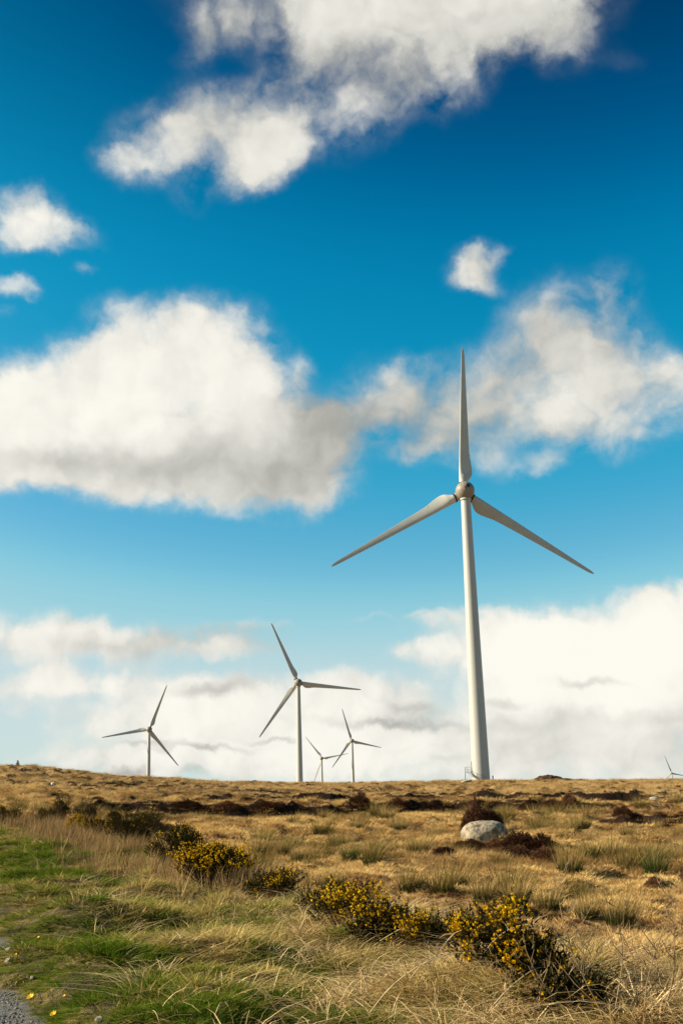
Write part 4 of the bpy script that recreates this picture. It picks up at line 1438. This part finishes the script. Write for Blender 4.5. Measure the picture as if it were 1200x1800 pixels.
def weed(px, py, hgt, lean, lab, seed):
    rs = np.random.RandomState(seed)
    p = ground(px, py)
    root = empty('dead_weed', p - Vector((0, 0, .03)))
    tag(root, lab, 'dead weed', 'dead branching weeds')
    main = [Vector((lean * hgt * t + .03 * math.sin(6 * t + seed), .03 * math.cos(5 * t + seed), hgt * t)) for t in np.linspace(0, 1, 7)]
    mb = MB(); mb.tube(main, [.0052 * (1.1 - .8 * i / 6) for i in range(7)], 5); mb.build('stalk', M_weed, root)
    for k_ in range(7):
        i = rs.randint(1, 6); q0 = main[i].lerp(main[i + 1] if i < 6 else main[i], rs.rand())
        s = 1 if k_ % 2 else -1
        L_ = hgt * rs.uniform(.18, .42) * (1.2 - q0.z / hgt * .7)
        dv = Vector((s * rs.uniform(.4, .8) + lean * .5, rs.uniform(-.3, .3), rs.uniform(.6, 1.1))).normalized() * L_
        q1 = q0 + dv * .5 + Vector((s * .01, 0, -.01)); q2 = q0 + dv
        mb = MB(); mb.tube([q0, q1, q2], [.0032, .0026, .0015], 4); b_ = mb.build('branch', M_weed, root)
        for j in range(3):
            u = q0.lerp(q2, rs.uniform(.35, .95)); e = Vector((rs.uniform(-.6, .6), rs.uniform(-.3, .3), rs.uniform(.4, 1))).normalized() * L_ * .3
            mb = MB(); mb.tube([u, u + e], [.002, .001], 3); mb.build('twig', M_weed, b_)


for i, (px, py, h_, ln, lab) in enumerate([
        (1062, 1812, .95, -.28, 'tallest dead branching weed at lower right, leaning left'),
        (1120, 1815, .85, .35, 'dead weed fanning right at the lower right corner'),
        (1040, 1800, .62, -.1, 'dead weed standing between the tallest one and the gorse'),
        (1090, 1795, .70, .05, 'upright dead weed just right of the tallest one'),
        (1160, 1810, .75, .25, 'dead weed close to the lower right corner'),
        (985, 1800, .55, -.35, 'short dead weed leaning left below the half dark gorse'),
        (1010, 1775, .50, .3, 'slim dead weed right under the half dark gorse'),
        (950, 1805, .45, .15, 'low dead weed at the bottom edge right of the big gorse'),
        (1190, 1780, .60, -.3, 'dead weed at the right edge leaning left'),
        (1135, 1790, .55, -.2, 'small dead weed in the midst of the lower right corner group'),
        (760, 1800, .50, .1, 'dead weed in the straw at the bottom edge right of centre'),
        (905, 1795, .42, -.2, 'small dead weed against the foot of the big gorse')]):
    weed(px, py, h_, ln, lab, 900 + i)

# ------------------------------------------------------------------ small yellow flowers near the track
M_yel = mat_plain('yellow_petals', (.85, .50, .02), .7)
M_grn = mat_plain('flower_stalk', (.08, .12, .02), .8)
for (px, py, s_, lab) in [(58, 1768, .034, 'large yellow flower lying low on the gravel edge'), (98, 1797, .028, 'yellow flower at the bottom edge left'),
                          (70, 1656, .020, 'yellow flower in the grass above the gravel'), (321, 1696, .018, 'yellow flower in the green grass left of centre'),
                          (31, 1686, .014, 'tiny yellow flower beside the light pointed stone'), (116, 1762, .014, 'tiny yellow flower right of the large one')]:
    p = ground(px, py)
    root = empty('yellow_flower', p); tag(root, lab, 'flower', 'yellow flowers by the track')
    zz = .035 + s_
    mb = MB(); mb.tube([(0, 0, -.01), (.004, 0, zz * .5), (0, 0, zz)], .0018, 5); mb.build('stalk', M_grn, root)
    pv, pf = [], []
    for k_ in range(14):
        a = k_ * 2 * math.pi / 14 + .1; c_, s2 = math.cos(a), math.sin(a); b = len(pv); w_ = s_ * .24
        tilt = .35 + .25 * (k_ % 2)
        pv += [(0, 0, zz), (c_ * s_ * .6 - s2 * w_, s2 * s_ * .6 + c_ * w_, zz + s_ * tilt * .6), (c_ * s_, s2 * s_, zz + s_ * tilt), (c_ * s_ * .6 + s2 * w_, s2 * s_ * .6 - c_ * w_, zz + s_ * tilt * .6)]
        pf.append((b, b + 1, b + 2, b + 3))
    o = mesh_obj('petals', pv, pf, M_yel, root); o.rotation_euler = (R(25), R(-12), 0)
